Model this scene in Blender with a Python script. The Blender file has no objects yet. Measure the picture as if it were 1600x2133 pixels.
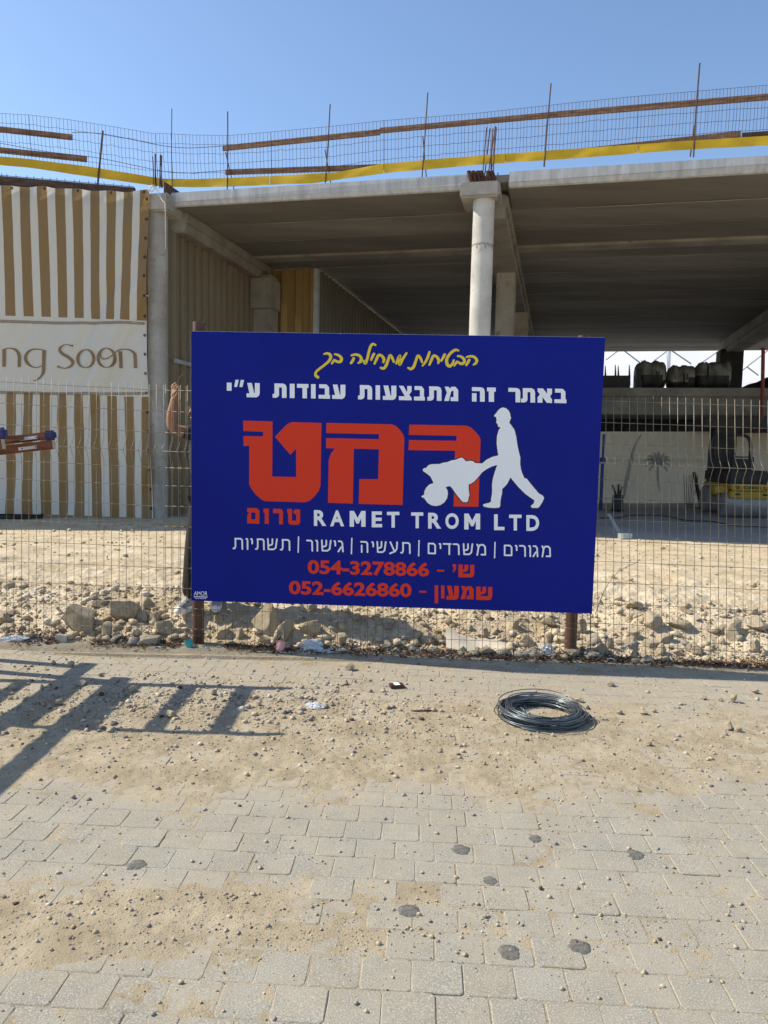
import bpy, bmesh, math, random
import numpy as np
from mathutils import Vector, Matrix, Quaternion, noise as mnoise

SC = bpy.context.scene
COL = SC.collection
R = math.radians
random.seed(7)
rng = np.random.default_rng(11)

# ------------------------------------------------------------------ camera
FPX = 1540.0                       # focal length in photo pixels (photo 1600 x 2133)
PITCH, ROLL, CAMZ = 4.6, 1.28, 1.51
cam_data = bpy.data.cameras.new('camera')
cam = bpy.data.objects.new('camera', cam_data)
COL.objects.link(cam)
cam_data.sensor_fit = 'HORIZONTAL'
cam_data.sensor_width = 36.0
cam_data.lens = 36.0 * FPX / 1600.0
cam_data.clip_start = 0.05
cam_data.clip_end = 3000
CAMROT = Matrix.Rotation(R(90 - PITCH), 4, 'X') @ Matrix.Rotation(R(ROLL), 4, 'Z')
cam.matrix_world = Matrix.Translation((0, 0, CAMZ)) @ CAMROT
SC.camera = cam

# ------------------------------------------------------------------ light
SUN_EL, SUN_BACK = 44.0, 10.5      # sun high on the left, a little behind the board
ce, se = math.cos(R(SUN_EL)), math.sin(R(SUN_EL))
SUN = Vector((-math.cos(R(SUN_BACK)) * ce, math.sin(R(SUN_BACK)) * ce, se))
world = bpy.data.worlds.new('World')
SC.world = world
world.use_nodes = True
wn = world.node_tree
bg = wn.nodes['Background']
sky = wn.nodes.new('ShaderNodeTexSky')
sky.sky_type = 'NISHITA'
sky.sun_disc = False
sky.sun_elevation = R(SUN_EL)
sky.sun_rotation = math.atan2(SUN.x, SUN.y)
sky.altitude = 0
sky.air_density = 1.0
sky.dust_density = 0.5
sky.ozone_density = 3.0
wn.links.new(sky.outputs[0], bg.inputs[0])
bg.inputs[1].default_value = 0.15
sun_data = bpy.data.lights.new('sun', 'SUN')
sun_data.energy = 4.8
sun_data.angle = R(0.5)
sun_data.color = (1.0, 0.925, 0.785)
sun = bpy.data.objects.new('sun', sun_data)
COL.objects.link(sun)
sun.rotation_euler = (-SUN).to_track_quat('-Z', 'Y').to_euler()
sun.location = SUN * 60
SC.view_settings.view_transform = 'Standard'
SC.view_settings.look = 'None'
SC.view_settings.gamma = 1
SC.view_settings.exposure = 0.42
SC.cycles.max_bounces = 8
SC.cycles.diffuse_bounces = 4

# ------------------------------------------------------------------ measuring helpers
def ray(px, py):
    d = CAMROT.to_3x3() @ Vector(((px - 800) / FPX, -(py - 1066.5) / FPX, -1.0))
    return d
def PY(px, py, Y):
    d = ray(px, py); t = Y / d.y
    return Vector((0, 0, CAMZ)) + d * t
def PZ(px, py, z=0.0):
    d = ray(px, py); t = (z - CAMZ) / d.z
    return Vector((0, 0, CAMZ)) + d * t
def PP(px, py, p0, n):
    d = ray(px, py); c = Vector((0, 0, CAMZ))
    t = (p0 - c).dot(n) / d.dot(n)
    return c + d * t

# ------------------------------------------------------------------ numpy noise
def _hash(ix, iy, s):
    h = (ix.astype(np.int64) * 374761393 + iy.astype(np.int64) * 668265263 + s * 974711) & 0x7fffffff
    h = ((h ^ (h >> 13)) * 1274126177) & 0x7fffffff
    h = (h ^ (h >> 16)) & 0xffff
    return h / 65535.0
def vnoise(x, y, s=0):
    x = np.asarray(x, float); y = np.asarray(y, float)
    ix = np.floor(x); iy = np.floor(y); fx = x - ix; fy = y - iy
    fx = fx * fx * (3 - 2 * fx); fy = fy * fy * (3 - 2 * fy)
    a = _hash(ix, iy, s); b = _hash(ix + 1, iy, s); c = _hash(ix, iy + 1, s); d = _hash(ix + 1, iy + 1, s)
    return (a + (b - a) * fx) * (1 - fy) + (c + (d - c) * fx) * fy
def fbm(x, y, o=4, s=0):
    v = 0; a = 0.5; n = 0
    for i in range(o):
        v = v + a * vnoise(x * 2 ** i + 17.3 * i, y * 2 ** i - 9.1 * i, s + i); n += a; a *= 0.5
    return v / n
def sstep(a, b, x):
    t = np.clip((np.asarray(x, float) - a) / (b - a), 0, 1)
    return t * t * (3 - 2 * t)

# ------------------------------------------------------------------ materials
def lin(c):
    return tuple(((v / 12.92) if v <= 0.04045 else ((v + 0.055) / 1.055) ** 2.4) for v in c)
MATS = {}
def mat(name, c1, c2=None, scale=4.0, rough=0.8, bump=0.0, bscale=None, metal=0.0, detail=6, lo=0.35, hi=0.65,
        spots=None, stretch=None, spec=0.4, bdist=0.02, coat=0.0, trans=0.0, rv=0.0):
    m = bpy.data.materials.new(name); m.use_nodes = True
    nt = m.node_tree; N = nt.nodes; L = nt.links
    b = N['Principled BSDF']
    b.inputs['Roughness'].default_value = rough
    b.inputs['Metallic'].default_value = metal
    b.inputs['Specular IOR Level'].default_value = spec
    b.inputs['Coat Weight'].default_value = coat
    tc = N.new('ShaderNodeTexCoord'); src = tc.outputs['Object']
    if stretch:
        mp = N.new('ShaderNodeMapping'); mp.inputs['Scale'].default_value = stretch
        L.new(src, mp.inputs[0]); src = mp.outputs[0]
    col = None
    if c2:
        n = N.new('ShaderNodeTexNoise'); n.inputs['Scale'].default_value = scale
        n.inputs['Detail'].default_value = detail; n.inputs['Roughness'].default_value = 0.62
        L.new(src, n.inputs['Vector'])
        r = N.new('ShaderNodeValToRGB')
        r.color_ramp.elements[0].position = lo; r.color_ramp.elements[0].color = (*c1, 1)
        r.color_ramp.elements[1].position = hi; r.color_ramp.elements[1].color = (*c2, 1)
        L.new(n.outputs[0], r.inputs[0]); col = r.outputs[0]
        if rv:
            mr = N.new('ShaderNodeMapRange'); mr.inputs[3].default_value = rough - rv; mr.inputs[4].default_value = rough + rv
            L.new(n.outputs[0], mr.inputs[0]); L.new(mr.outputs[0], b.inputs['Roughness'])
    if spots:
        sc, th, sc_col, soft = spots
        n2 = N.new('ShaderNodeTexNoise'); n2.inputs['Scale'].default_value = sc; n2.inputs['Detail'].default_value = 3
        L.new(src, n2.inputs['Vector'])
        r2 = N.new('ShaderNodeValToRGB')
        r2.color_ramp.elements[0].position = th; r2.color_ramp.elements[0].color = (0, 0, 0, 1)
        r2.color_ramp.elements[1].position = th + soft; r2.color_ramp.elements[1].color = (1, 1, 1, 1)
        L.new(n2.outputs[0], r2.inputs[0])
        mx = N.new('ShaderNodeMix'); mx.data_type = 'RGBA'
        L.new(r2.outputs[0], mx.inputs[0])
        if col: L.new(col, mx.inputs[6])
        else: mx.inputs[6].default_value = (*c1, 1)
        mx.inputs[7].default_value = (*sc_col, 1)
        col = mx.outputs[2]
    if col: L.new(col, b.inputs['Base Color'])
    else: b.inputs['Base Color'].default_value = (*c1, 1)
    if bump:
        nb = N.new('ShaderNodeTexNoise'); nb.inputs['Scale'].default_value = bscale or scale * 4
        nb.inputs['Detail'].default_value = 8; nb.inputs['Roughness'].default_value = 0.65
        L.new(src, nb.inputs['Vector'])
        bp = N.new('ShaderNodeBump'); bp.inputs['Strength'].default_value = bump; bp.inputs['Distance'].default_value = bdist
        L.new(nb.outputs[0], bp.inputs['Height']); L.new(bp.outputs[0], b.inputs['Normal'])
    if trans:
        out = N['Material Output']; tr = N.new('ShaderNodeBsdfTranslucent'); ms = N.new('ShaderNodeMixShader')
        ms.inputs[0].default_value = trans
        if col: L.new(col, tr.inputs[0])
        else: tr.inputs[0].default_value = (*c1, 1)
        L.new(b.outputs[0], ms.inputs[1]); L.new(tr.outputs[0], ms.inputs[2]); L.new(ms.outputs[0], out.inputs[0])
    MATS[name] = m
    return m
M_conc = mat('concrete', (.26, .245, .215), (.40, .38, .345), 1.6, .85, .35, 30, spots=(9, .62, (.22, .21, .19), .14))
M_concl = mat('pale_concrete', (.42, .40, .36), (.58, .56, .51), 1.8, .8, .3, 26, spots=(7, .66, (.36, .34, .31), .1))
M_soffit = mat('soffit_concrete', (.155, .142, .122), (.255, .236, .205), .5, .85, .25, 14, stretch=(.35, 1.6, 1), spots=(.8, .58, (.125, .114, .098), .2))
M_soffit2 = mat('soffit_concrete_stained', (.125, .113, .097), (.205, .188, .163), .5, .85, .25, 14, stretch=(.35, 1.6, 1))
M_deep = mat('shade_dark_concrete', (.030, .027, .023), (.06, .054, .046), 2, .9, .3, 18)  # near-black tone puts the deep shade around the deck into the concrete colour
M_cement = mat('cement_line', (.36, .34, .30), (.48, .45, .40), 3, .9, .4, 20)
M_beam = mat('beam_concrete', (.19, .17, .14), (.30, .275, .235), 1.2, .85, .35, 22, spots=(5, .63, (.13, .115, .095), .12))
M_edge = mat('slab_edge_concrete', (.33, .335, .335), (.50, .505, .505), 2.2, .8, .3, 22, stretch=(3.0, 3.0, .35), spots=(4, .6, (.34, .35, .36), .15))
M_floor = mat('floor_concrete', (.30, .28, .245), (.42, .395, .35), .8, .8, .2, 14)
M_dirt = mat('dirt', (.44, .345, .215), (.64, .54, .385), 2.2, .95, .8, 42, spots=(16, .6, (.68, .59, .44), .1), spec=.15, bdist=.03)
M_sand = mat('sand', (.305, .248, .160), (.425, .355, .245), 5, .95, .7, 120, spots=(60, .62, (.20, .17, .125), .05), spec=.15, bdist=.01)
M_rock = mat('limestone', (.37, .295, .195), (.52, .435, .31), 5, .9, .6, 25, spec=.2, spots=(4, .6, (.55, .485, .375), .15))
M_rockw = mat('white_limestone', (.47, .41, .315), (.63, .575, .47), 6, .9, .5, 25, spec=.2)
M_rockd = mat('grey_stone', (.23, .20, .165), (.37, .33, .28), 8, .9, .5, 30, spec=.2)
M_wire = mat('galvanised_wire', (.19, .155, .11), (.33, .28, .21), 9, .5, 0, metal=.35, spots=(14, .6, (.27, .18, .10), .1))
M_rebar = mat('rusty_rebar', (.045, .032, .028), (.12, .06, .04), 8, .8)
M_rebarr = mat('red_rusty_rebar', (.065, .026, .018), (.13, .058, .038), 12, .85)
M_rpipe = mat('brown_painted_steel', (.060, .026, .016), (.125, .058, .036), 6, .55, .15, 30, spots=(18, .66, (.22, .13, .09), .08))
M_wood = mat('weathered_wood', (.16, .085, .048), (.34, .205, .12), 3, .85, .4, 24, stretch=(1, 6, 6))
M_woodd = mat('dark_wood', (.06, .036, .026), (.135, .080, .055), 3, .9, .4, 20, stretch=(1, 6, 6))
M_ladder = mat('varnished_wood', (.105, .028, .010), (.26, .085, .03), 4, .45, .15, 20, stretch=(.8, 9, 9))
M_endgrain = mat('bare_wood', (.42, .32, .2), (.58, .47, .33), 12, .9, .3, 30)
M_bluecap = mat('blue_plastic', (.015, .025, .11), (.03, .05, .2), 14, .6, .2, 30)
M_alu = mat('aluminium', (.55, .55, .54), (.75, .75, .74), 12, .4, 0, metal=.6)
M_yellow = mat('yellow_tape', (.62, .40, .012), (.82, .55, .03), 1.3, .55, .1, 6, trans=.22)
M_blue = mat('blue_panel', (.0040, .0110, .205), (.0055, .0140, .235), 1.4, .42, .02, 3, spec=.12, rv=.08)
M_navy = mat('navy_print', (.006, .008, .04), None, rough=.4)
M_white = mat('white_print', (.90, .90, .90), None, rough=.4)
M_red = mat('red_print', (.74, .048, .018), None, rough=.5, spec=.15)
M_yprint = mat('yellow_print', (.86, .62, .02), None, rough=.4)
M_sheet = mat('tan_sheet_metal', (.165, .130, .080), (.215, .172, .108), .7, .5, .05, 5, stretch=(1, 1, .3))
M_sheetg = mat('bounce_lit_sheet_metal', (.20, .128, .042), (.25, .165, .058), .7, .5, .05, 5, stretch=(1, 1, .3))  # gold tone is sun bounce put into the sheet's base colour
M_sheetd = mat('shaded_sheet_metal', (.085, .072, .052), (.12, .10, .072), .7, .5, .05, 5)  # same sheet as the tan wall, with the shade far inside painted in
M_steelg = mat('grey_steel', (.32, .34, .35), (.46, .48, .49), 3, .5, 0, metal=.3)
M_black = mat('black_plastic', (.012, .012, .013), (.03, .03, .03), 8, .6)
M_blackc = mat('black_fabric', (.010, .010, .012), (.024, .024, .027), 30, .9, .3, 60)
M_trou = mat('charcoal_fabric', (.016, .016, .018), (.034, .034, .037), 25, .9, .3, 50)
M_skin = mat('skin', (.31, .145, .078), (.40, .20, .115), 14, .55, .1, 60)
M_hair = mat('grey_hair', (.18, .16, .14), (.32, .29, .26), 40, .8, .3, 90)
M_shoe = mat('grey_shoe', (.16, .16, .165), (.40, .40, .40), 20, .6, .2, 60)
M_brown = mat('brown_print', (.20, .125, .055), (.25, .165, .08), 3, .7)
M_tarp = mat('white_tarp', (.92, .80, .62), (.97, .88, .73), 1.1, .6, .25, 2.5, trans=.5)
M_memb = mat('white_membrane', (.90, .90, .90), (.95, .95, .95), .25, .5, .1, 1.2, trans=.3)
M_net = mat('grey_wrap', (.15, .14, .125), (.40, .38, .34), 2.2, .6, .4, 6, trans=.35)
M_ryel = mat('yellow_paint', (.33, .205, .010), (.42, .27, .015), 2, .5)
M_drum = mat('steel_drum', (.22, .21, .2), (.34, .33, .31), 3, .55, .15, 20, metal=.3)
M_coil = mat('zinc_wire', (.09, .11, .12), (.21, .235, .245), 5, .36, 0, metal=.7)
M_leaf = mat('dry_leaves', (.055, .030, .018), (.20, .105, .055), 9, .9)
M_card = mat('cardboard', (.58, .50, .38), (.70, .62, .50), 6, .9, .2, 20)
M_film = mat('clear_film', (.72, .74, .76), (.9, .91, .92), 9, .2, .5, 25, trans=.4)
M_pink = mat('pink_plastic', (.72, .28, .24), (.80, .42, .38), 6, .5)
M_teal = mat('teal_plastic', (.03, .28, .30), (.05, .38, .4), 6, .4)
M_rope = mat('white_rope', (.62, .58, .5), (.75, .71, .63), 20, .9)
M_bluep = mat('blue_paint', (.01, .03, .14), (.02, .05, .2), 6, .5)
M_redp = mat('red_paint', (.22, .03, .02), (.32, .05, .03), 6, .6)

# ------------------------------------------------------------------ object helpers
class MB:
    def __init__(s): s.v = []; s.f = []; s.sm = False
    def add(s, vs, fs):
        o = len(s.v); s.v += [tuple(x) for x in vs]; s.f += [tuple(i + o for i in f) for f in fs]; return s
    def poly(s, pts): return s.add(pts, [tuple(range(len(pts)))])
    def frame_box(s, o, ax, ay, az):     # box spanned by three edge vectors from corner o
        o = Vector(o); ax = Vector(ax); ay = Vector(ay); az = Vector(az)
        v = [o, o + ax, o + ax + ay, o + ay, o + az, o + ax + az, o + ax + ay + az, o + ay + az]
        f = [(0, 3, 2, 1), (4, 5, 6, 7), (0, 1, 5, 4), (1, 2, 6, 5), (2, 3, 7, 6), (3, 0, 4, 7)]
        if ax.cross(ay).dot(az) < 0: f = [tuple(reversed(q)) for q in f]
        return s.add(v, f)
    def box(s, c, size, M=None):
        x, y, z = [k / 2 for k in size]; M = M or Matrix.Identity(3)
        c = Vector(c)
        return s.frame_box(c + M @ Vector((-x, -y, -z)), M @ Vector((2 * x, 0, 0)), M @ Vector((0, 2 * y, 0)), M @ Vector((0, 0, 2 * z)))
    def bar(s, p, q, w, h, up=(0, 0, 1)):
        p = Vector(p); q = Vector(q); d = q - p; up = Vector(up)
        sx = d.cross(up)
        if sx.length < 1e-6: sx = d.cross(Vector((0, 1, 0)))
        sx.normalize(); uz = sx.cross(d).normalized()
        return s.frame_box(p - sx * w / 2 - uz * h / 2, d, sx * w, uz * h)
    def tube(s, pts, r, n=8, caps=True, closed=False):
        pts = [Vector(p) for p in pts]; k = len(pts)
        rr = r if isinstance(r, (list, tuple)) else [r] * k
        vs = []; fs = []; prev = None
        for i, p in enumerate(pts):
            if closed: t = pts[(i + 1) % k] - pts[(i - 1) % k]
            else: t = pts[min(i + 1, k - 1)] - pts[max(i - 1, 0)]
            if t.length < 1e-9: t = Vector((0, 0, 1))
            t.normalize()
            if prev is None:
                a = Vector((0, 0, 1)) if abs(t.z) < .9 else Vector((1, 0, 0))
                u = t.cross(a).normalized()
            else:
                u = (prev - t * prev.dot(t))
                u = u.normalized() if u.length > 1e-6 else t.cross(Vector((1, 0, 0))).normalized()
            prev = u; w = t.cross(u)
            for j in range(n):
                an = 2 * math.pi * j / n
                vs.append(p + (u * math.cos(an) + w * math.sin(an)) * rr[i])
        for i in range(k if closed else k - 1):
            for j in range(n):
                a = i * n + j; b = i * n + (j + 1) % n; i2 = (i + 1) % k
                fs.append((a, b, i2 * n + (j + 1) % n, i2 * n + j))
        if caps and not closed:
            fs.append(tuple(reversed(range(n)))); fs.append(tuple(range((k - 1) * n, k * n)))
        return s.add(vs, fs)
    def arr(s, V, F):
        return s.add([tuple(v) for v in V], F)
    def build(s, name, m, parent=None, smooth=False, bevel=0.0):
        me = bpy.data.meshes.new(name)
        V = [Vector(v) for v in s.v]
        if parent is not None: org = Vector(parent['_w'])
        else:
            a = np.array([tuple(v) for v in V]); org = Vector(((a[:, 0].min() + a[:, 0].max()) / 2, (a[:, 1].min() + a[:, 1].max()) / 2, a[:, 2].min()))
        me.from_pydata([v - org for v in V], [], s.f); me.update()
        if bevel:
            bm = bmesh.new(); bm.from_mesh(me)
            bmesh.ops.remove_doubles(bm, verts=bm.verts, dist=1e-5)
            es = [e for e in bm.edges if len(e.link_faces) == 2 and e.calc_face_angle(0) > .5]
            bmesh.ops.bevel(bm, geom=es, offset=bevel, segments=2, affect='EDGES', clamp_overlap=True)
            bm.to_mesh(me); bm.free()
        if smooth:
            me.polygons.foreach_set('use_smooth', [True] * len(me.polygons))
        o = bpy.data.objects.new(name, me); COL.objects.link(o)
        me.materials.append(m)
        if parent is not None:
            o.parent = parent; o['_w'] = parent['_w']
        else:
            o.location = org; o['_w'] = tuple(org)
        return o
def tag(o, label=None, cat=None, group=None, kind=None):
    if label: o['label'] = label
    if cat: o['category'] = cat
    if group: o['group'] = group
    if kind: o['kind'] = kind
    return o
def thing(name, loc, label, cat, group=None):
    o = bpy.data.objects.new(name, None); COL.objects.link(o)
    o.location = loc; o['_w'] = tuple(loc); o.empty_display_size = .2
    return tag(o, label, cat, group)
def sharp_smooth(o, ang=40):
    me = o.data
    me.polygons.foreach_set('use_smooth', [True] * len(me.polygons))
    try: me.set_sharp_from_angle(angle=R(ang))
    except Exception: pass
    return o
def grid_mesh(name, X, Y, Z, m, smooth=True):
    ny, nx = X.shape
    V = np.stack([X, Y, Z], -1).reshape(-1, 3)
    i = np.arange(ny * nx).reshape(ny, nx)
    F = np.stack([i[:-1, :-1], i[:-1, 1:], i[1:, 1:], i[1:, :-1]], -1).reshape(-1, 4)
    me = bpy.data.meshes.new(name); me.from_pydata(V.tolist(), [], F.tolist()); me.update()
    if smooth: me.polygons.foreach_set('use_smooth', [True] * len(me.polygons))
    o = bpy.data.objects.new(name, me); COL.objects.link(o); me.materials.append(m)
    o['_w'] = (0, 0, 0)
    return o
def spline(pts, n=6):
    P = [np.array(p, float) for p in pts]; out = []
    for i in range(len(P) - 1):
        p0 = P[max(i - 1, 0)]; p1 = P[i]; p2 = P[i + 1]; p3 = P[min(i + 2, len(P) - 1)]
        for k in range(n):
            t = k / n
            out.append(.5 * ((2 * p1) + (-p0 + p2) * t + (2 * p0 - 5 * p1 + 4 * p2 - p3) * t * t + (-p0 + 3 * p1 - 3 * p2 + p3) * t ** 3))
    out.append(P[-1]); return out
# ------------------------------------------------------------------ the ground
def add_attr_mat_paver():
    m = bpy.data.materials.new('pavers'); m.use_nodes = True
    nt = m.node_tree; N = nt.nodes; L = nt.links; b = N['Principled BSDF']
    b.inputs['Roughness'].default_value = .92; b.inputs['Specular IOR Level'].default_value = .2
    at = N.new('ShaderNodeAttribute'); at.attribute_name = 'tone'
    tc = N.new('ShaderNodeTexCoord')
    def noise(sc, det=4, ro=.6):
        n = N.new('ShaderNodeTexNoise'); n.inputs['Scale'].default_value = sc; n.inputs['Detail'].default_value = det
        n.inputs['Roughness'].default_value = ro; L.new(tc.outputs['Object'], n.inputs['Vector']); return n.outputs[0]
    def ramp(src, p0, c0, p1, c1):
        r = N.new('ShaderNodeValToRGB'); r.color_ramp.elements[0].position = p0; r.color_ramp.elements[0].color = (*c0, 1)
        r.color_ramp.elements[1].position = p1; r.color_ramp.elements[1].color = (*c1, 1); L.new(src, r.inputs[0]); return r.outputs[0]
    def mix(f, a, c, mode='MIX'):
        x = N.new('ShaderNodeMix'); x.data_type = 'RGBA'; x.blend_type = mode
        if isinstance(f, float): x.inputs[0].default_value = f
        else: L.new(f, x.inputs[0])
        for k, q in ((6, a), (7, c)):
            if isinstance(q, tuple): x.inputs[k].default_value = (*q, 1)
            else: L.new(q, x.inputs[k])
        return x.outputs[2]
    base = ramp(at.outputs['Fac'], 0, (.268, .248, .198), 1, (.302, .283, .23))
    blot = ramp(noise(5, 5), .3, (.84, .83, .82), .7, (1.1, 1.1, 1.1))
    c = mix(1.0, base, blot, 'MULTIPLY')
    sp = ramp(noise(190, 2), .50, (0, 0, 0), .68, (1, 1, 1))
    c = mix(sp, c, (.47, .45, .395))
    sd = ramp(noise(260, 2), .60, (0, 0, 0), .68, (1, 1, 1))
    c = mix(sd, c, (.135, .125, .105))
    du = N.new('ShaderNodeAttribute'); du.attribute_name = 'dust'
    dn = N.new('ShaderNodeMath'); dn.operation = 'ADD'
    dm = N.new('ShaderNodeMath'); dm.operation = 'MULTIPLY_ADD'; dm.inputs[1].default_value = 1.6; dm.inputs[2].default_value = -.8
    L.new(noise(7, 8, .7), dm.inputs[0]); L.new(dm.outputs[0], dn.inputs[0]); L.new(du.outputs['Fac'], dn.inputs[1]); dn.use_clamp = True
    dcol = ramp(noise(24, 5), .3, (.325, .275, .195), .7, (.41, .355, .262))
    c = mix(dn.outputs[0], c, dcol)
    L.new(c, b.inputs['Base Color'])
    bp = N.new('ShaderNodeBump'); bp.inputs['Strength'].default_value = .55; bp.inputs['Distance'].default_value = .004
    L.new(noise(170, 5, .7), bp.inputs['Height']); L.new(bp.outputs[0], b.inputs['Normal'])
    return m
M_paver = add_attr_mat_paver()

g = MB(); g.poly([(-300, -120, -.08), (300, -120, -.08), (300, 500, -.08), (-300, 500, -.08)])
tag(g.build('ground', M_dirt), kind='structure')

def fence_y(x): return 5.455 - .046 * np.asarray(x, float)     # line where pavers end and dirt starts
PITCHX, PITCHY = .1495, .1355
RD = Vector((math.cos(R(3.1)), -math.sin(R(3.1)), 0)); PD = Vector((math.sin(R(3.1)), math.cos(R(3.1)), 0))
def sand_low(x, y):
    w = (fbm(x * 1.3, y * 1.3, 3, 41) - .5) * .55
    b1 = sstep(3.0, 3.5, y + w) * (1 - sstep(4.0, 4.8, y + w)) * (1 - .35 * sstep(.2, 1.6, x))
    b2 = sstep(2.02, 2.24, y + w * .3 - .03 * x) * (1 - sstep(2.32, 2.58, y + w * .3 - .03 * x)) * (1 - .88 * sstep(-.75, .15, x))
    b3 = sstep(4.95, 5.4, y - (fence_y(x) - 5.44))
    return b1, b2, b3
def dust_at(x, y):
    b1, b2, b3 = sand_low(x, y)
    d = .22 + .95 * np.maximum(b1, b2) + .35 * sstep(3.9, 4.6, y)
    d = d + (fbm(x * 9, y * 9, 4, 88) - .5) * .5
    return np.clip(d, 0, .95)
def make_pavement():
    V = []; F = []; T = []; D = []
    rows = range(-2, 48)
    gp = .0008
    for r in rows:
        off = (r % 2) * .5 + random.uniform(-.14, .14)
        for c in range(-42, 46):
            cx = (c + off) * PITCHX; cy = r * PITCHY
            ctr = RD * cx + PD * cy
            if ctr.y > float(fence_y(ctr.x)) + .02 or ctr.y < -.2: continue
            hw, hh = PITCHX / 2 - gp, PITCHY / 2 - gp
            dz = random.gauss(0, .0009); tx, ty = random.gauss(0, .005), random.gauss(0, .005)
            rot = random.gauss(0, .008)
            t = min(1, max(0, random.gauss(.5, .24)))
            jx, jy = random.gauss(0, .0012), random.gauss(0, .0012)
            o = len(V)
            for (ins, z) in ((0, -.02), (0, -.0022), (.0028, 0)):
                a, bb, k = hw - ins, hh - ins, .010
                for (x, y) in ((-a + k, -bb), (a - k, -bb), (a, -bb + k), (a, bb - k), (a - k, bb), (-a + k, bb), (-a, bb - k), (-a, -bb + k)):
                    xr = x - y * rot + jx; yr = y + x * rot + jy
                    p = ctr + RD * xr + PD * yr
                    V.append((p.x, p.y, z + dz + tx * x + ty * y))
            for q in range(2):
                for j in range(8):
                    F.append((o + q * 8 + j, o + q * 8 + (j + 1) % 8, o + q * 8 + 8 + (j + 1) % 8, o + q * 8 + 8 + j))
            F.append(tuple(o + 16 + j for j in range(8)))
            T += [t] * 24
    me = bpy.data.meshes.new('pavement'); me.from_pydata(V, [], F); me.update()
    a = me.attributes.new('tone', 'FLOAT', 'POINT'); a.data.foreach_set('value', np.array(T, np.float32))
    va = np.array(V); d = me.attributes.new('dust', 'FLOAT', 'POINT')
    d.data.foreach_set('value', dust_at(va[:, 0], va[:, 1]).astype(np.float32))
    o = bpy.data.objects.new('pavement', me); COL.objects.link(o); me.materials.append(M_paver)
    return tag(o, kind='structure')
make_pavement()

def sand_z(x, y):
    b1, b2, b3 = sand_low(x, y)
    z = -.0023 + b1 * .0058 + b2 * .0070 + b3 * .006
    z = z + (fbm(x * 6, y * 6, 5, 3) - .5) * (.003 + .012 * np.maximum(b1, b2)) + (fbm(x * 30, y * 30, 3, 9) - .5) * (.0035 + .007 * np.maximum(b1, b2))
    return z
xs = np.arange(-3.7, 4.2, .0115); ys = np.arange(1.2, 5.75, .0115)
GX, GY = np.meshgrid(xs, ys)
sd_o = tag(grid_mesh('sand', GX, GY, sand_z(GX, GY), M_sand), kind='structure')
sd_o.name = 'sand_layer'

def H(x, y):
    x = np.asarray(x, float); y = np.asarray(y, float)
    d = y - fence_y(x)
    p = .21 * sstep(-.02, .75, d + (fbm(x * 1.5, y * 1.5, 3, 70) - .5) * .5) - .20 * sstep(2.2, 8.0, d)
    fade = .25 + .75 * (1 - sstep(2.0, 6.5, d))
    e = sstep(-.05, .25, d)
    n = (fbm(x * 1.1, y * 1.1, 4, 71) - .5) * .17 * (1 - .5 * sstep(1.2, 3, d)) + (fbm(x * 5, y * 5, 4, 72) - .5) * .085 + (fbm(x * 22, y * 22, 4, 73) - .5) * .034
    return -.012 + p + n * fade * e - .05 * (1 - sstep(-.12, .0, d))
def terrain(name, x0, x1, y0, y1, st, dz=0):
    xs = np.arange(x0, x1, st); ys = np.arange(y0, y1 + st, st)
    GX, GY = np.meshgrid(xs, ys)
    return tag(grid_mesh(name, GX, GY, H(GX, GY) + dz, M_dirt), kind='structure')
terrain('dirt_ground', -4.6, 4.9, 5.15, 8.4, .0175)
terrain('dirt_ground', -11, 13, 8.36, 17.0, .055, -.004)
def PG(px, py):
    d = ray(px, py)
    for Y in np.arange(5.2, 16, .02):
        p = Vector((0, 0, CAMZ)) + d * (Y / d.y)
        if p.z <= float(H(p.x, p.y)): return p
    return PZ(px, py, 0)

# concrete floor under the building frame (facade axes: s to the right, t inwards)
YAW = 13.0
FD = Vector((math.cos(R(YAW)), -math.sin(R(YAW)), 0)); TD = Vector((math.sin(R(YAW)), math.cos(R(YAW)), 0))
B0 = PY(329, 430, 16.0); B0.z = 0
UP = Vector((0, 0, 1))
def B(s, t, z=0.0): return B0 + FD * s + TD * t + UP * z
fl = MB(); fl.frame_box(B(-.4, .1, -.2), FD * 26, TD * 40, UP * .212)
tag(fl.build('floor', M_floor), kind='structure')

# ------------------------------------------------------------------ fence
def fence(label, TL, TR, BL, BR, p0, n, first, last):
    tl, tr, bl, br = [PP(x, y, p0, n) for x, y in (TL, TR, BL, BR)]
    pitch = .0562
    w = (tr - tl).length; k = int(w / pitch)
    nn = -n if n.y > 0 else n                     # towards the camera
    nn = Vector(nn).normalized()
    m = MB(); r = .0020
    prof = [(0, 0), (.19, 0), (.205, .004), (.222, .022), (.245, .066), (.252, .066), (.275, .024), (.293, .004), (.31, 0), (1, 0)]
    for i in range(k + 1):
        u = i * pitch / w
        a = tl.lerp(tr, u); b = bl.lerp(br, u)
        j = [random.gauss(0, .0012) for _ in prof]
        side = (tr - tl).normalized()
        pts = [a.lerp(b, v) + nn * q + side * jj for (v, q), jj in zip(prof, j)]
        m.tube(pts, r, 5)
    for v in (.022, .10, .178, .2485, .31, .378, .455, .533, .611, .69, .768, .846, .925, .985):
        q = .066 if abs(v - .2485) < .01 else 0
        pts = [tl.lerp(tr, u).lerp(bl.lerp(br, u), v) + nn * (q + .0045) + UP * random.gauss(0, .001) for u in np.linspace(0, 1, 9)]
        m.tube(pts, r, 5)
    return tag(m.build('fence_panel', M_wire, smooth=True), label, 'fence panel', 'wire fence panels')
SL = PY(398, 970, 5.49); SR = PY(1247, 990, 5.356)
SDIR = Vector((SR.x - SL.x, SR.y - SL.y, 0)).normalized()
SN = Vector((SDIR.y, -SDIR.x, 0))                 # sign normal, towards the camera
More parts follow.
